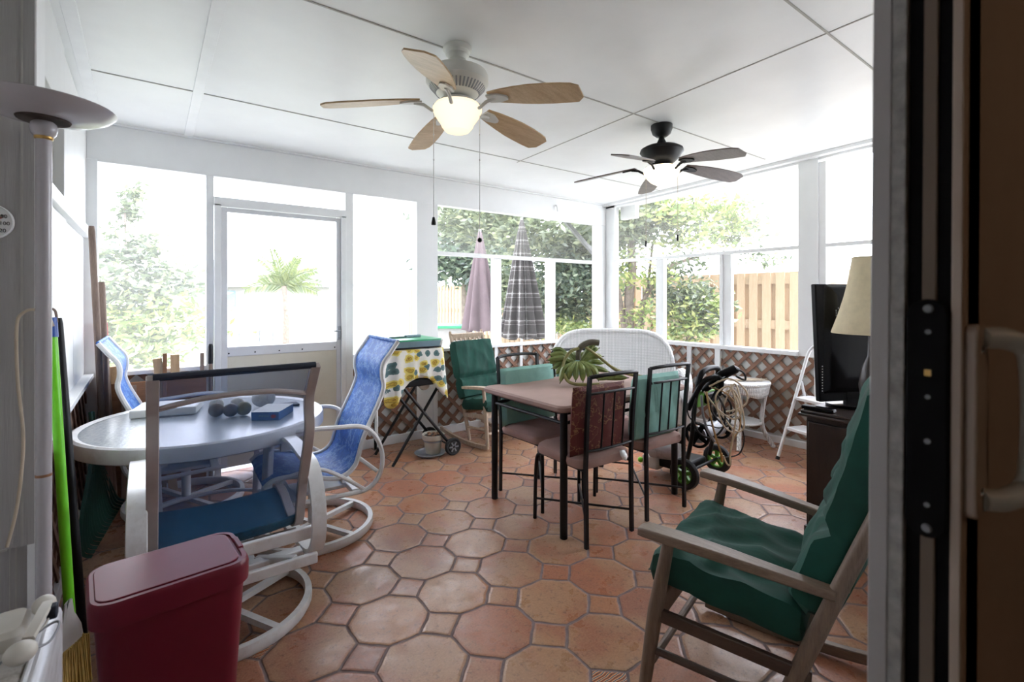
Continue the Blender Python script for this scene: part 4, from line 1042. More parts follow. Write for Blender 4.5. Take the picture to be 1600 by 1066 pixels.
st = MB()
for dx, dz in ((0, -.19), (.018, -.16), (-.012, -.12)): st.tube(curve([(2.515, 1.90, .875), (2.52 + dx, 1.882, .83), (2.535 + dx, 1.885, .875 + dz)], 5), .0018, 5)
tag(st.build('tie_string', 'aqua'), 'frayed aqua tie strings on the right near chair back', 'string')

# ------------------------------------------------------------------ plantains
t = thing('plantain_bunch', 'bunch of green plantains with a long curved stalk on the brown table', 'plantains', (2.50, 2.50, .778))
def uvw(a, b, c=0):                                                # a across the view, b away, c up, metres
    return Vector((a * .8 + b * .6, -a * .6 + b * .8, c))
hub = uvw(-.02, .02, .185)
rnd = random.Random(11)
def banana(base, mid, tip, r=.0225):
    p = curve([base, lerp(base, mid, .45), mid, lerp(mid, tip, .55) + Vector((0, 0, .002)), tip], 4); n = len(p)
    rr = [r * (.42 + .58 * min(1, 3.2 * (i / (n - 1)))) if i < n * .32 else r * max(.18, 1 - max(0, (i / (n - 1) - .72) / .28) ** 1.6 * .8) for i in range(n)]
    b = MB().tube(p, rr, 7).build('plantain', 'banana', t)
    MB().tube([tip, tip + (tip - mid).normalized() * .014], [.005, .003], 6).build('tip', 'bdark', b)
for i in range(6):                                                   # front fan
    a = -.15 + .28 * i / 5; banana(hub + uvw(a * .2, -.02, -.03), hub + uvw(a * .75, -.085 - .012 * (i % 2), -.075), uvw(-.02 + a * .95, -.105 + .02 * (i % 2), .030 + .006 * (i % 3)))
for i in range(6):                                                   # left spread
    h = .045 + .16 * i / 5; banana(hub + uvw(-.025, .0 + .015 * (i % 2), -.04), hub + uvw(-.12, -.02 + .035 * (i % 3), (h - .16) * .75 + .01), uvw(-.245 + .02 * abs(i - 3), -.03 + .05 * (i % 3), h + .03))
for i in range(5):                                                   # right and upper right
    h = .06 + .055 * i; banana(hub + uvw(.02, .02, -.03), hub + uvw(.10, .05 + .03 * (i % 2), (h - .17) * .7), uvw(.205 - .022 * i, .07 + .04 * (i % 2), h + .015))
for i in range(4):                                                   # rear
    a = -.09 + .06 * i; banana(hub + uvw(a * .15, .03, -.02), hub + uvw(a * .6, .09, .01), uvw(a * 1.1, .17, .12 + .03 * (i % 3)))
banana(uvw(.15, .06, .035), uvw(.23, .05, .035), uvw(.335, .03, .035), .024)
banana(uvw(.12, .0, .03), uvw(.19, .02, .045), uvw(.27, .05, .06), .022)
MB().tube(curve([hub + uvw(0, 0, -.02), hub + uvw(.0, .0, .04), hub + uvw(.03, .0, .085), hub + uvw(.09, .01, .108), hub + uvw(.15, .01, .103)], 5), [.019] * 8 + [.022] * 13, 10).build('main_stalk', 'bdark', t)
MB().tube(curve([hub + uvw(.03, 0, .07), hub + uvw(-.06, -.03, .045), hub + uvw(-.115, -.06, -.04), uvw(-.125, -.11, .055), uvw(-.075, -.14, .022), uvw(.02, -.15, .018), uvw(.10, -.15, .02)], 6), .0115, 10).build('curled_stalk', 'bstem', t)
MB().tube(curve([hub + uvw(.05, .01, .075), hub + uvw(.14, .02, .01), uvw(.235, .02, .105), uvw(.34, .03, .065), uvw(.50, .05, .03)], 6), [.0105] * 12 + [.013] * 13, 10).build('long_stalk', 'bstem', t)
# ------------------------------------------------------------------ rocking chairs
def rocker(label, loc, rz, wood_arm, wood_post, scale=(1, 1, 1), slats=6, dark=None):
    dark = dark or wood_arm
    t = thing('rocking_chair', label, 'rocking chair', loc, rz, 'rocking chairs with green cushions'); t.scale = scale
    def up(y): return .03 + .16 * (y + .02) ** 2 / .30
    for s in (-1, 1):
        MB().tube([(s * .33, y, .022 + .20 * y * y) for y in [(-.60 + .05 * i) for i in range(18)]], 0, prof=[(-.016, -.02), (.016, -.02), (.016, .02), (-.016, .02)]).build('rocker_runner', wood_arm, t, bevel=.004)
        MB().tube([(s * .352, .262, .05), (s * .345, .225, .33), (s * .337, .180, .585)], [.020, .0255, .019], 14).build('leg', wood_post, t)
        MB().tube([(s * .300, -.10, .04), (s * .285, -.21, .34), (s * .280, -.29, .56), (s * .272, -.40, .85), (s * .265, -.50, 1.09), (s * .265, -.505, 1.115)], [.020, .024, .023, .022, .019, .012], 12).build('back_post', wood_post, t)
        rows = []
        for y, xc, w, z, h in ((.275, .352, .050, .597, .026), (.255, .352, .072, .602, .030), (.15, .343, .074, .597, .031), (0, .325, .064, .583, .031), (-.15, .305, .052, .566, .030), (-.285, .288, .044, .552, .028)):
            rows.append([(s * xc + a * w / 2, y, z + b * h / 2) for a, b in ((-1, -1), (1, -1), (1, 1), (-1, 1))])
        a = MB().grid(rows, close=True); a.add(rows[0], [(0, 1, 2, 3)]); a.add(rows[-1], [(3, 2, 1, 0)])
        a.build('arm', wood_arm, t, bevel=.006, seg=3)
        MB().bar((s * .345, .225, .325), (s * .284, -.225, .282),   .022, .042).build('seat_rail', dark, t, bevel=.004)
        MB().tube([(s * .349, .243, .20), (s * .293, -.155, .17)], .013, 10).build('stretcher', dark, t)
    MB().bar((-.34, .215, .345), (.34, .215, .345), .028, .075).build('seat_rail', wood_arm, t, bevel=.004)
    MB().tube([(-.346, .235, .16), (.346, .235, .16)], .013, 10).build('stretcher', wood_post, t)
    MB().tube([(-.285, -.20, .30), (.285, -.20, .30)], .015, 10).build('stretcher', wood_post, t)
    m = MB()
    for i in range(6):
        y = .19 - i * .075; m.bar((-.225, y, .400 - .018 * i * .6), (.225, y, .400 - .018 * i * .6), .05, .014)
    m.build('seat_slat', wood_arm, t)
    MB().bar((-.265, -.485, 1.055), (.265, -.485, 1.055), .024, .075, (0, .37, 1)).build('top_rail', wood_arm, t, bevel=.005)
    MB().bar((-.278, -.30, .58), (.278, -.30, .58), .022, .05, (0, .37, 1)).build('lower_rail', wood_arm, t, bevel=.005)
    for i in range(slats):
        x = -.19 + .38 * i / (slats - 1); MB().bar((x, -.305, .59), (x, -.48, 1.04), .030, .010, (0, -1, 0)).build('back_slat', wood_arm, t, bevel=.002)
    return t
def rocker_cushion(label, loc, rz, scale, seed, top=1.14):
    t = thing('rocker_cushion', label, 'cushion', loc, rz, 'green cushions on the rocking chairs'); t.scale = scale
    def seat(x, y, z):
        u = (y + .27) / .54
        return (x * (.90 + .10 * u), -.215 + .49 * u, .405 + .062 * u + z - .07 * max(0, u - .84) ** 1.2 * 4)
    pad(.63, .54, .125, 30, 34, wr=.0085, seams=(), seed=seed, fn=seat, pinch=.7).build('seat_pad', 'green', t, weld=True)
    def back(x, y, z):
        u = (y + .34) / .68
        return (x * (1 - .04 * u), -.205 - .215 * u - .02 * sin(pi * u) + z * .93 + .0, .445 + (top - .445) * u + z * .35)
    pad(.56, .68, .15, 30, 40, wr=.0065, seams=(-.30,), seed=seed + 5, fn=back, pinch=.7).build('back_pad', 'green', t, weld=True)
    return t
R1 = ((1.765, .903, 0), radians(15))
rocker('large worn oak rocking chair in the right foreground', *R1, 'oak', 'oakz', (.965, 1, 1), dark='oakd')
rocker_cushion('dark green cushion set on the foreground rocking chair', *R1, (.965, 1, 1), 5)
R2 = ((2.70, 3.90, 0), radians(190), )
rocker('pale weathered rocking chair against the back wall', *R2, 'pale', 'pale', (.80, .80, .945))
rocker_cushion('dark green cushion set on the pale rocking chair at the back wall', *R2, (.98, .80, .92), 8, 1.05)

# ------------------------------------------------------------------ folding grill stand with a flowered cloth
t = thing('grill_stand', 'black folding stand with wheels under the flowered cloth', 'stand', (1.87, 4.0, 0))
for y in (-.20, .18):
    MB().tube([(-.25, y, 0), (.20, y, .66)], .013, 8).build('leg', 'black', t)
    MB().tube([(.30, y, .075), (-.17, y, .66)], .013, 8).build('leg', 'black', t)
MB().bx(-.19, .20, -.22, .20, .64, .70).build('tray', 'black', t, bevel=.01)
for y in (-.235, .215):
    w = MB().lathe([(0, -.016), (.045, -.018), (.05, -.012), (.066, -.018), (.075, -.012), (.075, .012), (.066, .018), (.05, .012), (.045, .018), (0, .016)], (.30, y, .075), 28, RX)
    wo = w.build('wheel', 'rubber', t)
    h = MB()
    for k in range(6):
        a = k * pi / 3; h.bar((.30 + .012 * cos(a), y - .019, .075 + .012 * sin(a)), (.30 + .046 * cos(a), y - .019, .075 + .046 * sin(a)), .012, .005, (0, 1, 0))
    h.build('hub_spokes', 'grey', wo)
MB().tube([(.30, -.235, .075), (.30, .215, .075)], .008, 8).build('axle', 'black', t)
MB().bx(-.20, .21, -.18, .20, .70, .94).build('firebox', 'black', t, bevel=.04, seg=3)
pr0 = rrect(.53, .47, .07, 6); per = []
for i in range(len(pr0)):
    a_, b_ = Vector(pr0[i - 1]), Vector(pr0[i]); k_ = max(1, int((b_ - a_).length / .03)); per += [tuple(a_ + (b_ - a_) * j / k_) for j in range(k_)]
cl = MB(); n = len(per); rows = []
for k in range(12):
    u = k / 11; row = []
    for i, (x, y) in enumerate(per):
        a = math.atan2(y, x)
        if k < 4: row.append((x * u * 11 / 3 * .95, y * u * 11 / 3 * .95, .952 - .006 * u))
        else:
            v = (k - 3) / 8; left = x < 0; corner = math.exp(-(((abs(x) - .22) ** 2 + (abs(y) - .19) ** 2) / .0075))
            drop = .235 + corner * (.27 if left else .24)
            fl = 1 + v * (.03 + .14 * corner + .035 * sin(14 * a))
            row.append((x * .95 * fl, y * .95 * (1 + v * (.02 + .07 * corner + .06 * sin(13 * a))), .948 - drop * v ** 1.05))
    rows.append(row)
cl.grid(rows, close=True)
o = cl.build('flowered_cloth', 'floral', weld=True, solid=.004); o.location = (1.855, 4.0, 0)
tag(o, 'white cloth with yellow roses and dark leaves draped over the black stand', 'cloth')
t = thing('storage_tray', 'blue grey tray with a bright green lid on the flowered cloth', 'tray', (1.84, 4.0, .956))
loft(MB(), [(.47, .34, .02, 0, 0, 0), (.50, .37, .02, .065, 0, 0)], 4).build('body', 'greyblue', t)
MB().bx(-.245, .245, -.18, .18, .0, .014).build('base_band', 'black', t, bevel=.003)
loft(MB(), [(.50, .37, .02, .065, 0, 0), (.50, .36, .02, .078, 0, 0), (.40, .26, .02, .088, 0, 0)], 4).build('lid', 'bgreen', t)
t = thing('hand_tool', 'dark teal hand tool lying on the bright green lid', 'tool', (1.80, 3.95, 1.045), radians(8))
MB().bx(-.15, .05, -.015, .015, 0, .014).build('blade', 'teal', t, bevel=.003); MB().bx(.0, .15, -.02, .02, 0, .022).build('handle', 'greyblue', t, bevel=.005)
bw = MB().lathe([(0, 0), (.05, 0), (.085, .05), (.09, .10), (.085, .102), (.08, .055), (0, .012)]).build('plastic_bowl', 'white_trim'); bw.location = (2.30, 4.37, .876)
tag(bw, 'pale plastic bowl on the window sill beside the pale rocking chair', 'bowl')
t = thing('flower_pot', 'cream flower pot with dark band under the folding stand', 'flower pot', (2.045, 3.90, .012))
MB().lathe([(0, 0), (.065, 0), (.083, .12), (.092, .122), (.097, .128), (.100, .165), (.096, .168), (.088, .166), (.084, .15), (0, .15)], n=36).build('pot', 'clay', t)
MB().lathe([(.0815, .104), (.0850, .104), (.0865, .118), (.083, .118)], n=36).build('dark_band', 'grey', t)
MB().lathe([(0, .150), (.084, .150), (.06, .158), (0, .162)], n=20).build('soil', 'soil', t)
m = MB()
for i in range(9):
    a = i * 2.4; r = .02 + .006 * i; m.ball((r * cos(a), r * sin(a), .165), .014, 8, 6, (1.3, .8, .6))
m.build('dry_leaves', 'ply', t)
sc_ = MB().lathe([(0, 0), (.115, 0), (.140, .022), (.134, .024), (.11, .010), (0, .010)], n=36).build('saucer', 'grey'); sc_.location = (2.015, 3.90, 0)
tag(sc_, 'grey plastic saucer under the cream flower pot', 'saucer')

# ------------------------------------------------------------------ white wicker
t = thing('wicker_loveseat', 'white wicker loveseat with a rounded back in the far corner', 'loveseat', (4.13, 3.66, 0), radians(136))
def arch(u, k=1.0):                                                  # u -1..1 across the back
    return .50 + .515 * k * (1 - abs(u) ** 5) ** (1 / 2.6)
rows = []
for j in range(13):
    v = j / 12; rows.append([(.655 * u, -.05 - .06 * v + .10 * abs(u) ** 3, .12 + (arch(u) - .12) * v) for u in [sin(pi / 2 * (-1 + 2 * i / 32)) for i in range(33)]])
MB().grid(rows).build('back', 'wicker', t, solid=.035)
MB().tube([(.66 * u, -.11 + .10 * abs(u) ** 3, arch(u)) for u in [sin(pi / 2 * (-1 + 2 * i / 40)) for i in range(41)]], .030, 10).build('rolled_edge', 'wicker', t)
for s in (-1, 1):
    MB().tube(curve([(s * .655, .03, .50), (s * .70, .15, .60), (s * .72, .35, .60), (s * .70, .52, .54), (s * .68, .56, .40), (s * .66, .55, .10)], 5), .042, 10).build('arm', 'wicker', t)
    MB().grid([[(s * .655, .05, .12), (s * .655, .3, .12), (s * .655, .54, .12)], [(s * .66, .05, .48), (s * .69, .3, .57), (s * .69, .53, .50)]]).build('arm_panel', 'wicker', t, solid=.03)
    for y in (.0, .54): MB().tube([(s * .62, y, 0), (s * .64, y, .16)], .028, 10).build('leg', 'wicker', t)
MB().bx(-.63, .63, .0, .57, .34, .42).build('seat', 'wicker', t, bevel=.03, seg=3)
MB().bx(-.63, .63, .535, .56, .14, .36).build('apron', 'wicker', t, bevel=.008)

t = thing('wicker_table', 'small white wicker table with curved legs by the right wall', 'side table', (4.545, 2.42, 0), radians(-19))
MB().lathe([(0, .605), (.245, .605), (.262, .60), (.265, .588), (.258, .575), (.0, .575)], n=44).build('top', 'wicker', t)
m = MB(); m.grid([[((.252 - .012 * (1 - k / 4)) * cos(a), (.252 - .012 * (1 - k / 4)) * sin(a), .58 - (.575 - (.50 - .035 * abs(cos(2 * a)) ** 2)) * (1 - k / 4)) for a in [2 * pi * i / 48 for i in range(48)]] for k in range(5)], close=True)
m.build('apron', 'wicker', t, solid=.012)
for k in range(4):
    a = pi / 4 + k * pi / 2; c, s_ = cos(a), sin(a)
    MB().tube(curve([(.225 * c, .225 * s_, .53), (.20 * c, .20 * s_, .40), (.185 * c, .185 * s_, .26), (.20 * c, .20 * s_, .15), (.26 * c, .26 * s_, .04), (.285 * c, .285 * s_, 0)], 5), .020, 10).build('leg', 'wicker', t)
MB().lathe([(0, .225), (.185, .225), (.195, .215), (.185, .205), (0, .205)], n=36).build('shelf', 'wicker', t)
hk = MB(); rnd = random.Random(5)
for i in range(14):
    a = Vector((rnd.uniform(-.12, -.02), rnd.uniform(-.05, .05), .004)); hk.tube([a, a + Vector((.13, rnd.uniform(-.03, .03), .012)), a + Vector((rnd.uniform(.2, .3), rnd.uniform(-.05, .05), .004))], .004, 5)
o = hk.build('dried_stalks', 'tan'); o.location = (4.50, 2.40, .607); o.rotation_euler.z = radians(-40)
tag(o, 'dried tan stalks lying on the small white wicker table', 'stalks', kind='stuff')

# ------------------------------------------------------------------ pressure washer
t = thing('pressure_washer', 'green and black pressure washer on wheels behind the dining chairs', 'pressure washer', (3.39, 2.105, 0), radians(5))
RY = Matrix.Rotation(pi / 2, 3, 'Y')
for x in (-.262, .252):
    w = MB().lathe([(.070, -.024), (.085, -.026), (.104, -.020), (.112, -.008), (.112, .008), (.104, .020), (.085, .026), (.070, .024), (.070, -.024)], (x, 0, .112), 36, RY).build('wheel', 'rubber', t)
    h = MB().lathe([(.060, -.020), (.072, -.020), (.072, .020), (.060, .020), (.060, -.020)], (x, 0, .112), 32, RY).lathe([(0, -.03), (.022, -.028), (.022, .028), (0, .03)], (x, 0, .112), 20, RY)
    for k in range(5):
        a = k * 2 * pi / 5 + .3; h.bar((x, .02 * cos(a), .112 + .02 * sin(a)), (x, .066 * cos(a), .112 + .066 * sin(a)), .024, .026, (1, 0, 0))
    h.build('hub', 'wgreen', w)
MB().tube([(-.262, 0, .112), (.252, 0, .112)], .011, 10).build('axle', 'black', t)
MB().bx(-.17, .12, .02, .34, .075, .155).build('chassis', 'blackpl', t, bevel=.02, seg=3)
MB().tube([(-.15, .12, .23), (-.15, .33, .20)], .075, 20).build('motor', 'silver', t)
MB().bx(-.20, -.06, .26, .40, .05, .15).build('pump', 'phone', t, bevel=.015, seg=3)
MB().ball((-.20, .41, .10), .022, 10, 8).build('inlet_cap', 'lime', t)
for s in (-1, 1):
    MB().tube(curve([(.0 + s * .185, .03, .15), (s * .175, -.01, .36), (s * .165, -.03, .60), (s * .155, -.05, .78)], 5), .016, 10).build('frame_tube', 'black', t)
MB().tube(curve([(-.155, -.05, .76), (-.13, -.06, .83), (-.05, -.065, .86), (.08, -.065, .86), (.14, -.06, .83), (.155, -.05, .76)], 6), .021, 12).build('handle', 'blackpl', t)
MB().bx(-.17, .17, -.05, -.015, .58, .70).build('control_panel', 'wgreen', t, bevel=.02, seg=3)
MB().bx(-.06, .12, -.075, -.045, .60, .68).build('hose_clip', 'blackpl', t, bevel=.012)
MB().tube([(-.10, -.02, .37), (.245, -.02, .37)], .062, 22).build('reel_drum', 'grey', t)
for x in (-.105, .25):
    m = MB().lathe([(.078, -.010), (.094, -.010), (.098, 0), (.094, .010), (.078, .010), (.078, -.010)], (x, -.02, .37), 36, RY).lathe([(0, -.014), (.026, -.014), (.026, .014), (0, .014)], (x, -.02, .37), 20, RY)
    for k in range(4):
        a = k * pi / 2 + .5; m.bar((x, -.02 + .02 * cos(a), .37 + .02 * sin(a)), (x, -.02 + .085 * cos(a), .37 + .085 * sin(a)), .034, .012, (1, 0, 0))
    m.build('reel_flange', 'blackpl', t)
FWv, RTv = Vector((.6, .8, 0)), Vector((.8, -.6, 0))
def at(px, py, D): return Vector((0, 0, 1.4)) + (FWv + RTv * ((px - 800) / 761) + Vector((0, 0, (464 - py) / 761))) * D
g = thing('spray_gun', 'black spray gun with a thick grip on top of the pressure washer', 'spray gun')
MB().tube([at(1098, 612, 3.62), at(1112, 600, 3.60), at(1128, 586, 3.58), at(1148, 577, 3.57), at(1153, 579, 3.57)], [.022, .030, .034, .034, .022], 14).build('body', 'blackpl', g)
MB().tube(curve([at(1075, 640, 3.60), at(1085, 620, 3.58), at(1100, 596, 3.56), at(1122, 590, 3.56), at(1127, 600, 3.56), at(1122, 618, 3.57)], 5), .020, 10).build('trigger_grip', 'blackpl', g)
MB().tube([at(1146, 579, 3.56), at(1130, 590, 3.55), at(1110, 604, 3.55)], .005, 8).build('lance', 'silver', g)
def loop(label, pts, D, r, mat, name='hose'):
    tag(MB().tube(curve([at(x, y, D + (dd if isinstance(dd, float) else 0)) for x, y, dd in pts], 8), r, 8).build(name, mat), label, 'hose', 'hoses hanging on the pressure washer')
loop('cream hose coiled in wide loops on the pressure washer', [(1108, 604, .0), (1140, 592, -.02), (1165, 610, -.04), (1166, 630, -.05), (1150, 640, -.04), (1130, 640, -.02), (1148, 600, .02), (1160, 640, -.03), (1162, 668, -.04), (1150, 674, -.04), (1133, 655, -.03), (1120, 632, -.01), (1140, 610, .02), (1153, 630, -.02), (1150, 645, -.03), (1138, 650, -.03)], 3.55, .0062, 'hosec')
loop('cream hose end hanging straight down in front of the washer wheel', [(1142, 600, .0), (1150, 640, -.02), (1146, 680, -.02), (1141, 710, -.02), (1141, 726, -.02), (1136, 725, -.02), (1130, 712, -.02)], 3.50, .0062, 'hosec')
loop('amber hose hanging from the handle to the brass fitting', [(1104, 612, .0), (1108, 640, -.02), (1116, 675, -.02), (1124, 700, -.02), (1129, 718, -.02)], 3.48, .0068, 'hoseb')
loop('black hose in large loops around the reel', [(1118, 608, .0), (1140, 628, -.02), (1142, 650, -.02), (1136, 666, -.02), (1118, 652, -.02), (1110, 632, -.02), (1122, 606, .03), (1148, 580, .03), (1162, 583, .03), (1164, 594, .03), (1150, 588, .03)], 3.57, .0075, 'rubber')
loop('second cream hose loop hanging lower beside the reel', [(1100, 612, .0), (1122, 640, -.03), (1146, 655, -.04), (1158, 645, -.04), (1152, 618, -.02), (1136, 604, .0), (1118, 622, -.03), (1130, 664, -.04), (1148, 678, -.04)], 3.52, .006, 'hosec')
loop('amber hose loop behind the spray gun', [(1112, 606, .05), (1135, 615, .05), (1154, 640, .05), (1156, 668, .05), (1144, 690, .05), (1140, 715, .05)], 3.5, .006, 'hoseb')
loop('thick black hose loop hanging under the spray gun', [(1088, 622, .0), (1082, 650, -.02), (1092, 676, -.03), (1112, 684, -.03), (1130, 668, -.02), (1132, 640, -.02), (1120, 616, .0)], 3.54, .0075, 'rubber')
loop('grey hose bunch beside the reel drum', [(1096, 618, .0), (1098, 645, -.01), (1104, 668, -.01), (1116, 690, .0)], 3.5, .009, 'grey')
loop('black cable drooping from the washer handle to the floor', [(1074, 630, .0), (1076, 650, -.02), (1090, 662, -.02), (1108, 665, -.02), (1128, 668, .0), (1150, 650, .1), (1162, 680, .2), (1160, 700, .22), (1150, 712, .24), (1120, 716, .2)], 3.55, .005, 'rubber')
tag(MB().tube([at(1127, 708, 3.46), at(1128, 722, 3.46)], .009, 10).build('hose_fitting', 'gold'), 'small brass fitting on the end of the amber hose', 'fitting')

# ------------------------------------------------------------------ step ladder
t = thing('step_stool', 'white folding step ladder against the right wall', 'step ladder')
A0, A1 = Vector((4.345, 1.985, 0)), Vector((4.665, 1.88, .86)); off = Vector((-.13, -.385, 0))
back = Vector((.95, -.31, 0))
for o_ in (Vector((0, 0, 0)), off):
    MB().tube([A0 + o_, A1 + o_], .0135, 12).build('front_rail', 'patio', t)
    MB().tube([A0 + o_, A0 + o_ + (A1 - A0) * .03], .0165, 12).build('rubber_foot', 'rubber', t)
    MB().tube([lerp(A0, A1, .76) + o_ + back * .02, Vector((4.775, 1.845, 0)) + o_ * .95], .011, 10).build('rear_leg', 'patio', t)
MB().tube(curve([A1, A1 + (A1 - A0) * .09 + off * .04, A1 + (A1 - A0) * .13 + off * .2, A1 + (A1 - A0) * .13 + off * .8, A1 + (A1 - A0) * .09 + off * .96, A1 + off], 6), .0135, 12).build('top_hoop', 'patio', t)
for z, dpt in ((.515, .17), (.262, .19)):
    p = lerp(A0, A1, z / .86); q = p + off
    ang = math.atan2(off.y, off.x)
    c = (p + q) / 2 + back * (dpt / 2 - .01); MB().box(c, (off.length * .95, dpt, .028), ang).build('step', 'patio', t, bevel=.006)
MB().tube([Vector((4.775, 1.845, .10)), Vector((4.775, 1.845, .10)) + off * .95], .009, 8).build('rear_bar', 'patio', t)

# ------------------------------------------------------------------ cabinet, television, table lamp at the right
t = thing('media_cabinet', 'dark brown wooden cabinet behind the foreground rocking chair', 'cabinet', (3.42, .86, 0))
MB().bx(-.30, .33, -.41, .40, .03, .70).build('body', 'espresso', t, bevel=.004)
MB().bx(-.345, .36, -.44, .43, .70, .718).bx(-.335, .35, -.43, .42, .718, .735).build('top', 'espresso', t, bevel=.005)
MB().bx(-.31, .33, -.42, .41, 0, .05).build('plinth', 'espresso', t, bevel=.004)
for y0, y1 in ((-.39, -.005), (.005, .385)):
    do = MB().bx(-.318, -.30, y0, y1, .08, .67).build('door', 'espresso', t, bevel=.005); MB().ball((-.326, (y0 + y1) / 2 + (.15 if y0 < -.1 else -.15), .40), .014, 10, 8).build('knob', 'gold', do)
t = thing('television', 'black flat television seen from behind on the dark cabinet', 'television', (3.205, 1.245, .737), math.atan2(-.43, .9))
pn = MB(); pn.prism([(.035, .03), (.62, .03), (.66, .74), (.0, .74)], 0, .035, lambda a, b, c: (a, c, b)); pn.build('panel', 'blackpl', t, bevel=.006)
bk = MB(); rows = []
for (x0, x1, z0, z1, y) in ((.06, .60, .08, .735, .0), (.09, .57, .10, .715, -.022), (.15, .52, .13, .655, -.036), (.2, .46, .2, .58, -.040)): rows.append([(x0, y, z0), (x1, y, z0), (x1, y, z1), (x0, y, z1)])
bk.grid(rows, close=True); bk.add(rows[-1], [(0, 1, 2, 3)]); bo = bk.build('back_shell', 'gblack', t, bevel=.008)
m = MB()
for i in range(10): m.box((.049, -.0015, .245 - i * .0165), (.005, .004, .006))
m.build('vent_dot', 'paper', t, smooth=0)
m = MB()
for r_ in range(3):
    for k in range(9):
        if (k * 7 + r_ * 3) % 4: m.box((.118 + r_ * .012, -.0305 - r_ * .003, .48 + k * .0145), (.003, .004, .010))
m.build('label_lettering', 'grey', t, smooth=0)
MB().prism([(.19 * cos(a) + .29, .115 * sin(a) - .0) for a in [2 * pi * i / 40 for i in range(40)]], 0, .018).build('stand_base', 'gblack', t, bevel=.005)
MB().bx(.22, .36, -.005, .025, .01, .10).build('stand_neck', 'gblack', t, bevel=.004)
tag(MB().box((0, 0, .011), (.05, .17, .022)).build('remote_control', 'gblack', bevel=.005), 'black remote control on the corner of the dark cabinet', 'remote control').location = (3.135, 1.20, .737)
t = thing('table_lamp', 'table lamp with a cream fabric shade on the dark cabinet', 'lamp', (3.163, .953, .737))
MB().lathe([(0, 0), (.07, 0), (.07, .015), (.03, .03), (.045, .10), (.055, .18), (.04, .28), (.015, .34), (.012, .45), (0, .45)], n=28).build('base', 'espresso', t)
sh = MB().lathe([(.178, .462), (.180, .470), (.150, .56), (.122, .66), (.100, .76), (.084, .875), (.083, .882)], n=48).build('lamp_shade', 'cream', t, solid=.003)
MB().tube([(0, 0, .45), (0, 0, .60)], .014, 10).build('socket', 'gold', t)
for r_, z in ((.1795, .465), (.0845, .878)): MB().tube([(r_ * cos(2 * pi * k / 48), r_ * sin(2 * pi * k / 48), z) for k in range(48)], .0035, 6, closed=True).build('shade_trim', 'cream', sh)

# ================================================================== OUTSIDE
def umbrella(label, px, D, zt, zb_, rb, mat, folds, seed, off=0):
    c = at(px, 464, D); t = thing('closed_umbrella', label, 'umbrella', (c.x, c.y, -.12), 0, 'closed umbrellas outside the back screens')
    rnd = random.Random(seed); rows = []; N = 96; zt += .12; zb_ += .12
    for k in range(22):
        v = k / 21; z = zt - (zt - zb_) * v; r = .018 + (rb - .018) * (v ** .85)
        row = []
        for i in range(N):
            a = 2 * pi * i / N; f = 1 + (.30 * v ** .4) * cos(folds * a + .8 * sin(2 * a + seed)) + .05 * sin(3 * a + seed)
            row.append((r * f * cos(a) + .03 * v * off, r * f * sin(a), z + .02 * v * cos(folds * a)))
        rows.append(row)
    MB().grid(rows, close=True).build('canopy', mat, t, solid=.004)
    MB().tube([(0, 0, .02), (0, 0, zt + .03)], .018, 12).build('pole', 'patio', t)
    MB().lathe([(0, 0), (.24, 0), (.24, .04), (.05, .07), (.03, .2), (0, .2)]).build('base', 'grey', t)
umbrella('closed faded pink umbrella outside the back screens', 750, 6.7, 2.30, .93, .215, 'pink', 7, 1, 1)
umbrella('closed grey plaid umbrella outside the back screens', 815, 6.7, 2.46, .84, .26, 'plaid', 8, 4, .4)

def leaves(mb, c, r, n, size, rnd, clumps=14, flat=.6):
    cs = []
    for _ in range(clumps):
        while True:
            v = Vector((rnd.uniform(-1, 1), rnd.uniform(-1, 1), rnd.uniform(-1, 1)))
            if v.length < 1: break
        cs.append(v)
    for i in range(n):
        k = cs[i % clumps]; g = Vector((rnd.gauss(0, .27), rnd.gauss(0, .27), rnd.gauss(0, .24)))
        p = Vector(c) + Vector(((k + g).x * r[0], (k + g).y * r[1], (k + g).z * r[2]))
        d = Vector((rnd.gauss(0, 1), rnd.gauss(0, 1), rnd.gauss(0, flat))).normalized()
        u = d.cross(Vector((rnd.gauss(0, 1), rnd.gauss(0, 1), rnd.gauss(0, 1)))).normalized()
        s = size * rnd.uniform(.6, 1.3)
        mb.add([p - d * s, p + u * s * .38, p + d * s, p - u * s * .38], [(0, 1, 2, 3)])
def plant(name, label, base, stems, crowns, cat='tree', seed=1, group=None):
    t = thing(name, label, cat, base, 0, group); rnd = random.Random(seed); b = Vector(base)
    if stems:
        m = MB()
        for pts, r0, r1 in stems:
            p = curve([Vector(q) - b for q in pts], 5); m.tube(p, [r0 + (r1 - r0) * i / (len(p) - 1) for i in range(len(p))], 9)
        m.build('trunk', 'bark', t)
    by = {}
    for c, r, n, s, mt, k in crowns: leaves(by.setdefault(mt, MB()), Vector(c) - b, r, n, s, rnd, k)
    for mt, m in by.items(): m.build('foliage', mt, t, smooth=0)
    return t
gz = -.12
def g0(px, D): q = at(px, 464, D); return Vector((q.x, q.y, gz))
b0 = g0(985, 7.6)
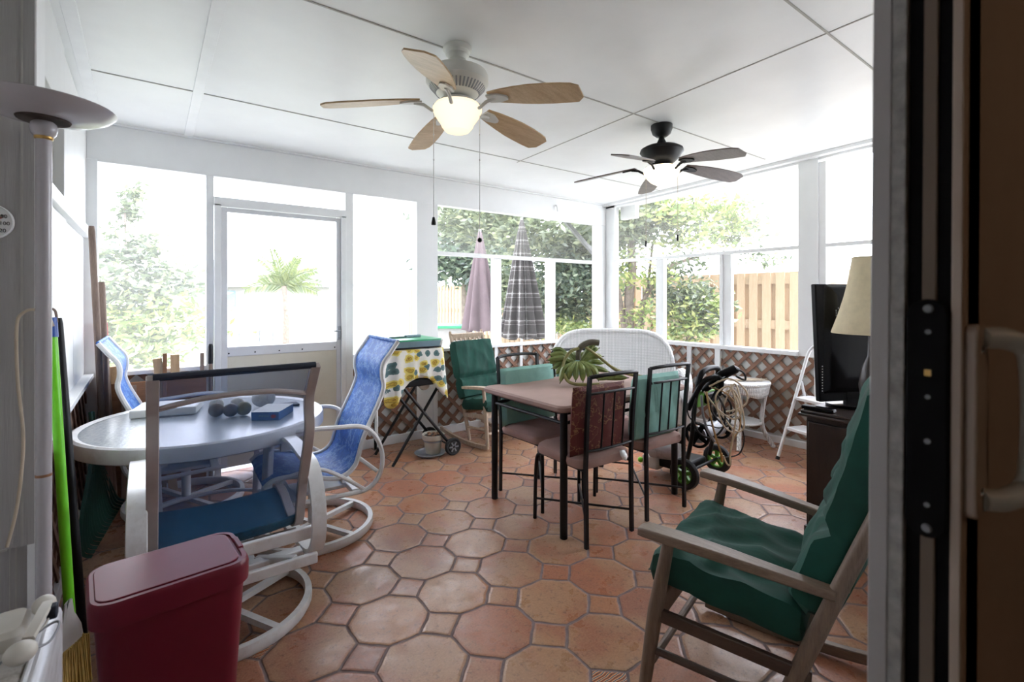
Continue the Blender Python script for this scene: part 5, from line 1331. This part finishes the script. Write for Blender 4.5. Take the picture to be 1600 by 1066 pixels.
plant('shade_tree', 'many stemmed shade tree outside the far right corner', b0,
      [([b0, at(983, 470, 7.6), at(988, 420, 7.6), at(985, 360, 7.7), at(990, 300, 7.8)], .085, .05), ([b0 + Vector((.05, 0, .3)), at(1000, 490, 7.55), at(1022, 440, 7.5), at(1050, 415, 7.4), at(1110, 395, 7.4)], .05, .022), ([b0, at(972, 490, 7.6), at(962, 440, 7.6), at(957, 400, 7.7)], .05, .025), ([b0, at(1005, 500, 7.7), at(1012, 450, 7.7), at(1020, 380, 7.8)], .035, .02), ([at(988, 440, 7.6), at(960, 420, 7.6), at(930, 400, 7.8), at(890, 350, 8)], .03, .02)],
      [(at(760, 338, 8.8), (.85, .85, .42), 2600, .075, 'leaf', 20), (at(860, 352, 8.3), (.95, .9, .50), 3800, .075, 'leaf', 24), (at(940, 360, 8.0), (.75, .8, .42), 2500, .075, 'leaf', 18),
       (at(1010, 345, 7.7), (.70, .8, .40), 2400, .07, 'leaf', 18), (at(1085, 345, 7.6), (.75, .8, .40), 1900, .065, 'leafy', 16), (at(1160, 345, 7.6), (.55, .6, .42), 700, .055, 'leaf', 14), (at(1000, 420, 7.4), (.45, .5, .30), 420, .055, 'leafy', 10), (at(1190, 405, 7.4), (.45, .4, .12), 150, .05, 'leaf', 8), (at(1010, 500, 7.2), (.35, .4, .25), 300, .05, 'leafy', 8)], seed=2)
b1 = g0(900, 8.6)
plant('green_shrub', 'dense dark green shrub outside, right of the plaid umbrella', b1, [([b1, at(900, 480, 8.6), at(905, 440, 8.6)], .05, .02)],
      [(at(885, 440, 8.6), (.75, .8, .62), 5200, .055, 'leafd', 34), (at(905, 450, 8.4), (.7, .6, .55), 2200, .055, 'leaf', 24), (at(930, 425, 8.7), (.40, .6, .5), 1900, .055, 'leafd', 16), (at(905, 508, 8.3), (.6, .6, .20), 1300, .048, 'leafy', 14), (at(862, 480, 8.7), (.4, .5, .5), 1800, .055, 'leaf', 14)], 'shrub', 3)
b2 = g0(1075, 7.4)
plant('green_shrub', 'rounded green shrub in front of the wooden fence', b2, [([b2, at(1074, 500, 7.4), at(1076, 450, 7.4)], .03, .012)],
      [(at(1068, 448, 7.3), (.38, .42, .40), 2000, .052, 'leaf', 20), (at(1086, 480, 7.2), (.36, .4, .34), 1000, .052, 'leafy', 16), (at(1086, 490, 7.3), (.36, .4, .30), 1100, .052, 'leaf', 14), (at(1075, 528, 7.2), (.34, .4, .14), 420, .055, 'leafy', 8), (at(1146, 470, 7.3), (.07, .1, .10), 40, .045, 'leaf', 3)], 'shrub', 4)
b3 = g0(728, 12.5)
plant('dark_tree', 'dark broad tree hanging over the fence end behind the pink umbrella', b3, [([b3, at(728, 440, 12.5), at(730, 380, 12.5)], .14, .07)],
      [(at(712, 410, 12.5), (.85, .9, .55), 2600, .11, 'leafd', 20), (at(765, 405, 12.5), (.8, .9, .75), 2400, .11, 'leafd', 18), (at(790, 450, 11), (.6, .7, .7), 1500, .10, 'leaf', 16), (at(735, 350, 12.5), (1.0, 1, .55), 2000, .11, 'leaf', 16), (at(672, 330, 12.8), (.5, .5, .3), 300, .11, 'leaf', 8)], seed=5)
b4 = g0(205, 9.2)
plant('young_tree', 'slender young tree outside the left window', b4, [([b4, at(205, 520, 9.2), at(198, 430, 9.2), at(195, 320, 9.2)], .05, .015)],
      [(at(196, 325, 9.2), (.26, .3, .42), 330, .085, 'leaf', 10), (at(198, 385, 9.2), (.55, .55, .45), 750, .09, 'leaf', 14), (at(225, 445, 9.2), (.95, .9, .45), 1500, .09, 'leaf', 20), (at(215, 505, 9.1), (1.15, 1.0, .50), 2300, .09, 'leafy', 24), (at(200, 555, 8.8), (1.1, .9, .40), 1700, .085, 'leafy', 18)], seed=6)
# palm
b5 = g0(446, 15)
t = thing('coconut_palm', 'young palm tree seen through the screen door', 'palm tree', b5)
top = at(444, 447, 15) - b5
MB().tube(curve([(0, 0, 0), (.02, 0, top.z * .5), top], 5), [.10] * 5 + [.07] * 6, 10).build('trunk', 'bark', t)
rnd = random.Random(9); m = MB()
for i in range(13):
    a = -1.15 + 2.3 * i / 12 + rnd.uniform(-.1, .1); ln = rnd.uniform(1.0, 1.7) * (1.0 if abs(a) < .8 else .75); dp = rnd.uniform(-.5, .5)
    rt = Vector((.8, -.6, 0)); fw_ = Vector((.6, .8, 0)); pts = []
    for k in range(11):
        u = k / 10; rr = ln * u
        pts.append(top + rt * (rr * sin(a) * (1 + .2 * u)) + fw_ * (dp * rr) + Vector((0, 0, rr * cos(a) - .55 * u * u * abs(sin(a)) * ln)))
    m.tube(pts, .012, 4)
    for k in range(1, 11):
        for q in range(3):
            p = lerp(pts[k - 1], pts[k], q / 3); d = (pts[k] - pts[k - 1]).normalized(); sd_ = d.cross(fw_).normalized()
            for s in (-1, 1):
                tip = p + (sd_ * s * .8 + d * .6 + fw_ * rnd.uniform(-.3, .3)) * (.38 * (1 - .55 * k / 10)) + Vector((0, 0, -.05))
                m.add([p, lerp(p, tip, .4) + d * .022, tip, lerp(p, tip, .4) - d * .022], [(0, 1, 2, 3)])
m.build('frond', 'palm', t, smooth=0)

# wooden shadowbox fence along the right side of the yard
t = thing('wooden_fence', 'tan board on board wooden fence outside the right wall', 'fence', (8.1, 4, gz))
y = -3.0; i = 0
m1 = MB(); m2 = MB()
while y < 13.5:
    m1.bx(-.03, -.008, y, y + .135, .03, 1.92); m2.bx(.045, .067, y + .105, y + .245, .03, 1.92); y += .215
m1.build('front_boards', 'fence', t, smooth=0); m2.build('rear_boards', 'fence', t, smooth=0)
m = MB()
for z in (.32, 1.07, 1.80): m.bx(-.008, .045, -3, 13.5, z - .07, z + .07)
m.build('rail', 'fence', t, smooth=0)
for k in range(7): MB().bx(-.02, .06, -2.6 + 2.4 * k, -2.51 + 2.4 * k, 0, 1.80).build('post', 'fence', t)
# neighbours
c = at(395, 464, 30)
t = thing('neighbor_house', 'white neighbour house with a pale grey shingle roof', 'house', (c.x, c.y, gz), -YAW + radians(8))
MB().bx(-6.5, 4.5, 0, 6, 0, 2.35).build('wall', 'stucco', t)
rf = MB(); rf.add([(-7, -.6, 2.25), (5, -.6, 2.25), (4.2, 3, 3.95), (-6.4, 3, 3.95), (-7, 6.5, 2.25), (5, 6.5, 2.25)], [(0, 1, 2, 3), (3, 2, 5, 4), (0, 3, 4), (1, 5, 2)]); rf.build('roof', 'roofs', t, solid=.12, smooth=0)
MB().bx(-7, 5, -.66, -.58, 2.12, 2.30).build('fascia', 'grey', t)
wi = MB().bx(-2.2, -1, -.03, .02, .9, 1.9).build('window', 'greyblue', t); MB().bx(-2.3, -.9, -.05, -.02, .85, .92).build('window_sill', 'stucco', wi)
c = at(560, 464, 19)
t = thing('picket_fence', 'pale thin metal picket fence across the lawn', 'fence', (c.x, c.y, gz), -YAW)
m = MB()
for k in range(46): m.bx(-2.9 + .14 * k - .009, -2.9 + .14 * k + .009, -.009, .009, .05, 1.28)
m.build('pickets', 'alu', t, smooth=0)
for z in (.25, 1.2): MB().bx(-2.95, 3.6, -.014, .014, z - .02, z + .02).build('rail', 'alu', t)
def lawn_chair(label, px, D, rz):
    b = g0(px, D); t = thing('lawn_chair', label, 'lawn chair', b, rz, 'grey lawn chairs on the lawn')
    MB().bx(-.28, .28, -.25, .30, .34, .39).build('seat', 'grey', t); MB().bar((0, -.26, .38), (0, -.45, .85), .54, .03, (0, 1, 0)).build('backrest', 'grey', t)
    for sx in (-1, 1):
        for y in (-.24, .26): MB().bx(sx * .27 - .02, sx * .27 + .02, y - .02, y + .02, 0, .36).build('leg', 'grey', t)
lawn_chair('left grey lawn chair seen through the screen door', 382, 16, radians(150))
lawn_chair('right grey lawn chair seen through the screen door', 424, 16.6, radians(210))
b = g0(690, 8.2)
t = thing('wheelie_bin', 'pale blue grey wheeled bin outside beside the fence end', 'bin', b, radians(-20))
loft(MB(), [(.42, .46, .04, .05, 0, 0), (.52, .58, .05, .98, 0, 0)], 4).build('body', 'binp', t); loft(MB(), [(.56, .64, .05, .98, 0, 0), (.56, .64, .05, 1.02, 0, 0), (.48, .56, .05, 1.06, 0, 0)], 4).build('lid', 'binp', t)
for x in (-.2, .2): MB().lathe([(0, -.03), (.1, -.03), (.1, .03), (0, .03)], (x, .28, .1), 20, RY).build('wheel', 'rubber', t)
b = g0(704, 7.6)
t = thing('garden_table', 'white outdoor table with a bright green top outside the back screens', 'table', b, -YAW)
MB().bx(-.24, .24, -.25, .25, 1.04, 1.08).build('top', 'bgreen', t, bevel=.005); MB().bx(-.22, .22, -.22, .22, .5, 1.04).build('body', 'stucco', t)
for sx in (-1, 1):
    for sy in (-1, 1): MB().bx(sx * .2 - .02, sx * .2 + .02, sy * .2 - .02, sy * .2 + .02, 0, .5).build('leg', 'stucco', t)
t = thing('downspout', 'white downspout slanting outside behind the back corner', 'downspout')
MB().bar(at(874, 335, 6.55), at(938, 408, 6.85), .06, .05).build('pipe', 'downpipe', t, bevel=.008)
MB().bar(at(938, 404, 6.85), Vector((at(938, 404, 6.85).x, at(938, 404, 6.85).y, gz)), .08, .06).build('lower_pipe', 'downpipe', t, bevel=.008)
bx2 = MB().box((4.99, 4.12, 2.49), (.08, .24, .17)).build('junction_box', 'white_trim', bevel=.006); tag(bx2, 'white square box on the outer eave at the far right corner', 'box')
bk_ = MB().tube(curve([(3.95, 4.396, 2.50), (3.95, 4.37, 2.50), (3.955, 4.36, 2.46), (3.965, 4.365, 2.43)], 5), .008, 8).lathe([(0, .004), (.02, .003), (.02, 0)], (3.95, 4.397, 2.5), 16, RX).build('wall_hook', 'white_trim')
tag(bk_, 'small white hook on the back header near the corner', 'hook')
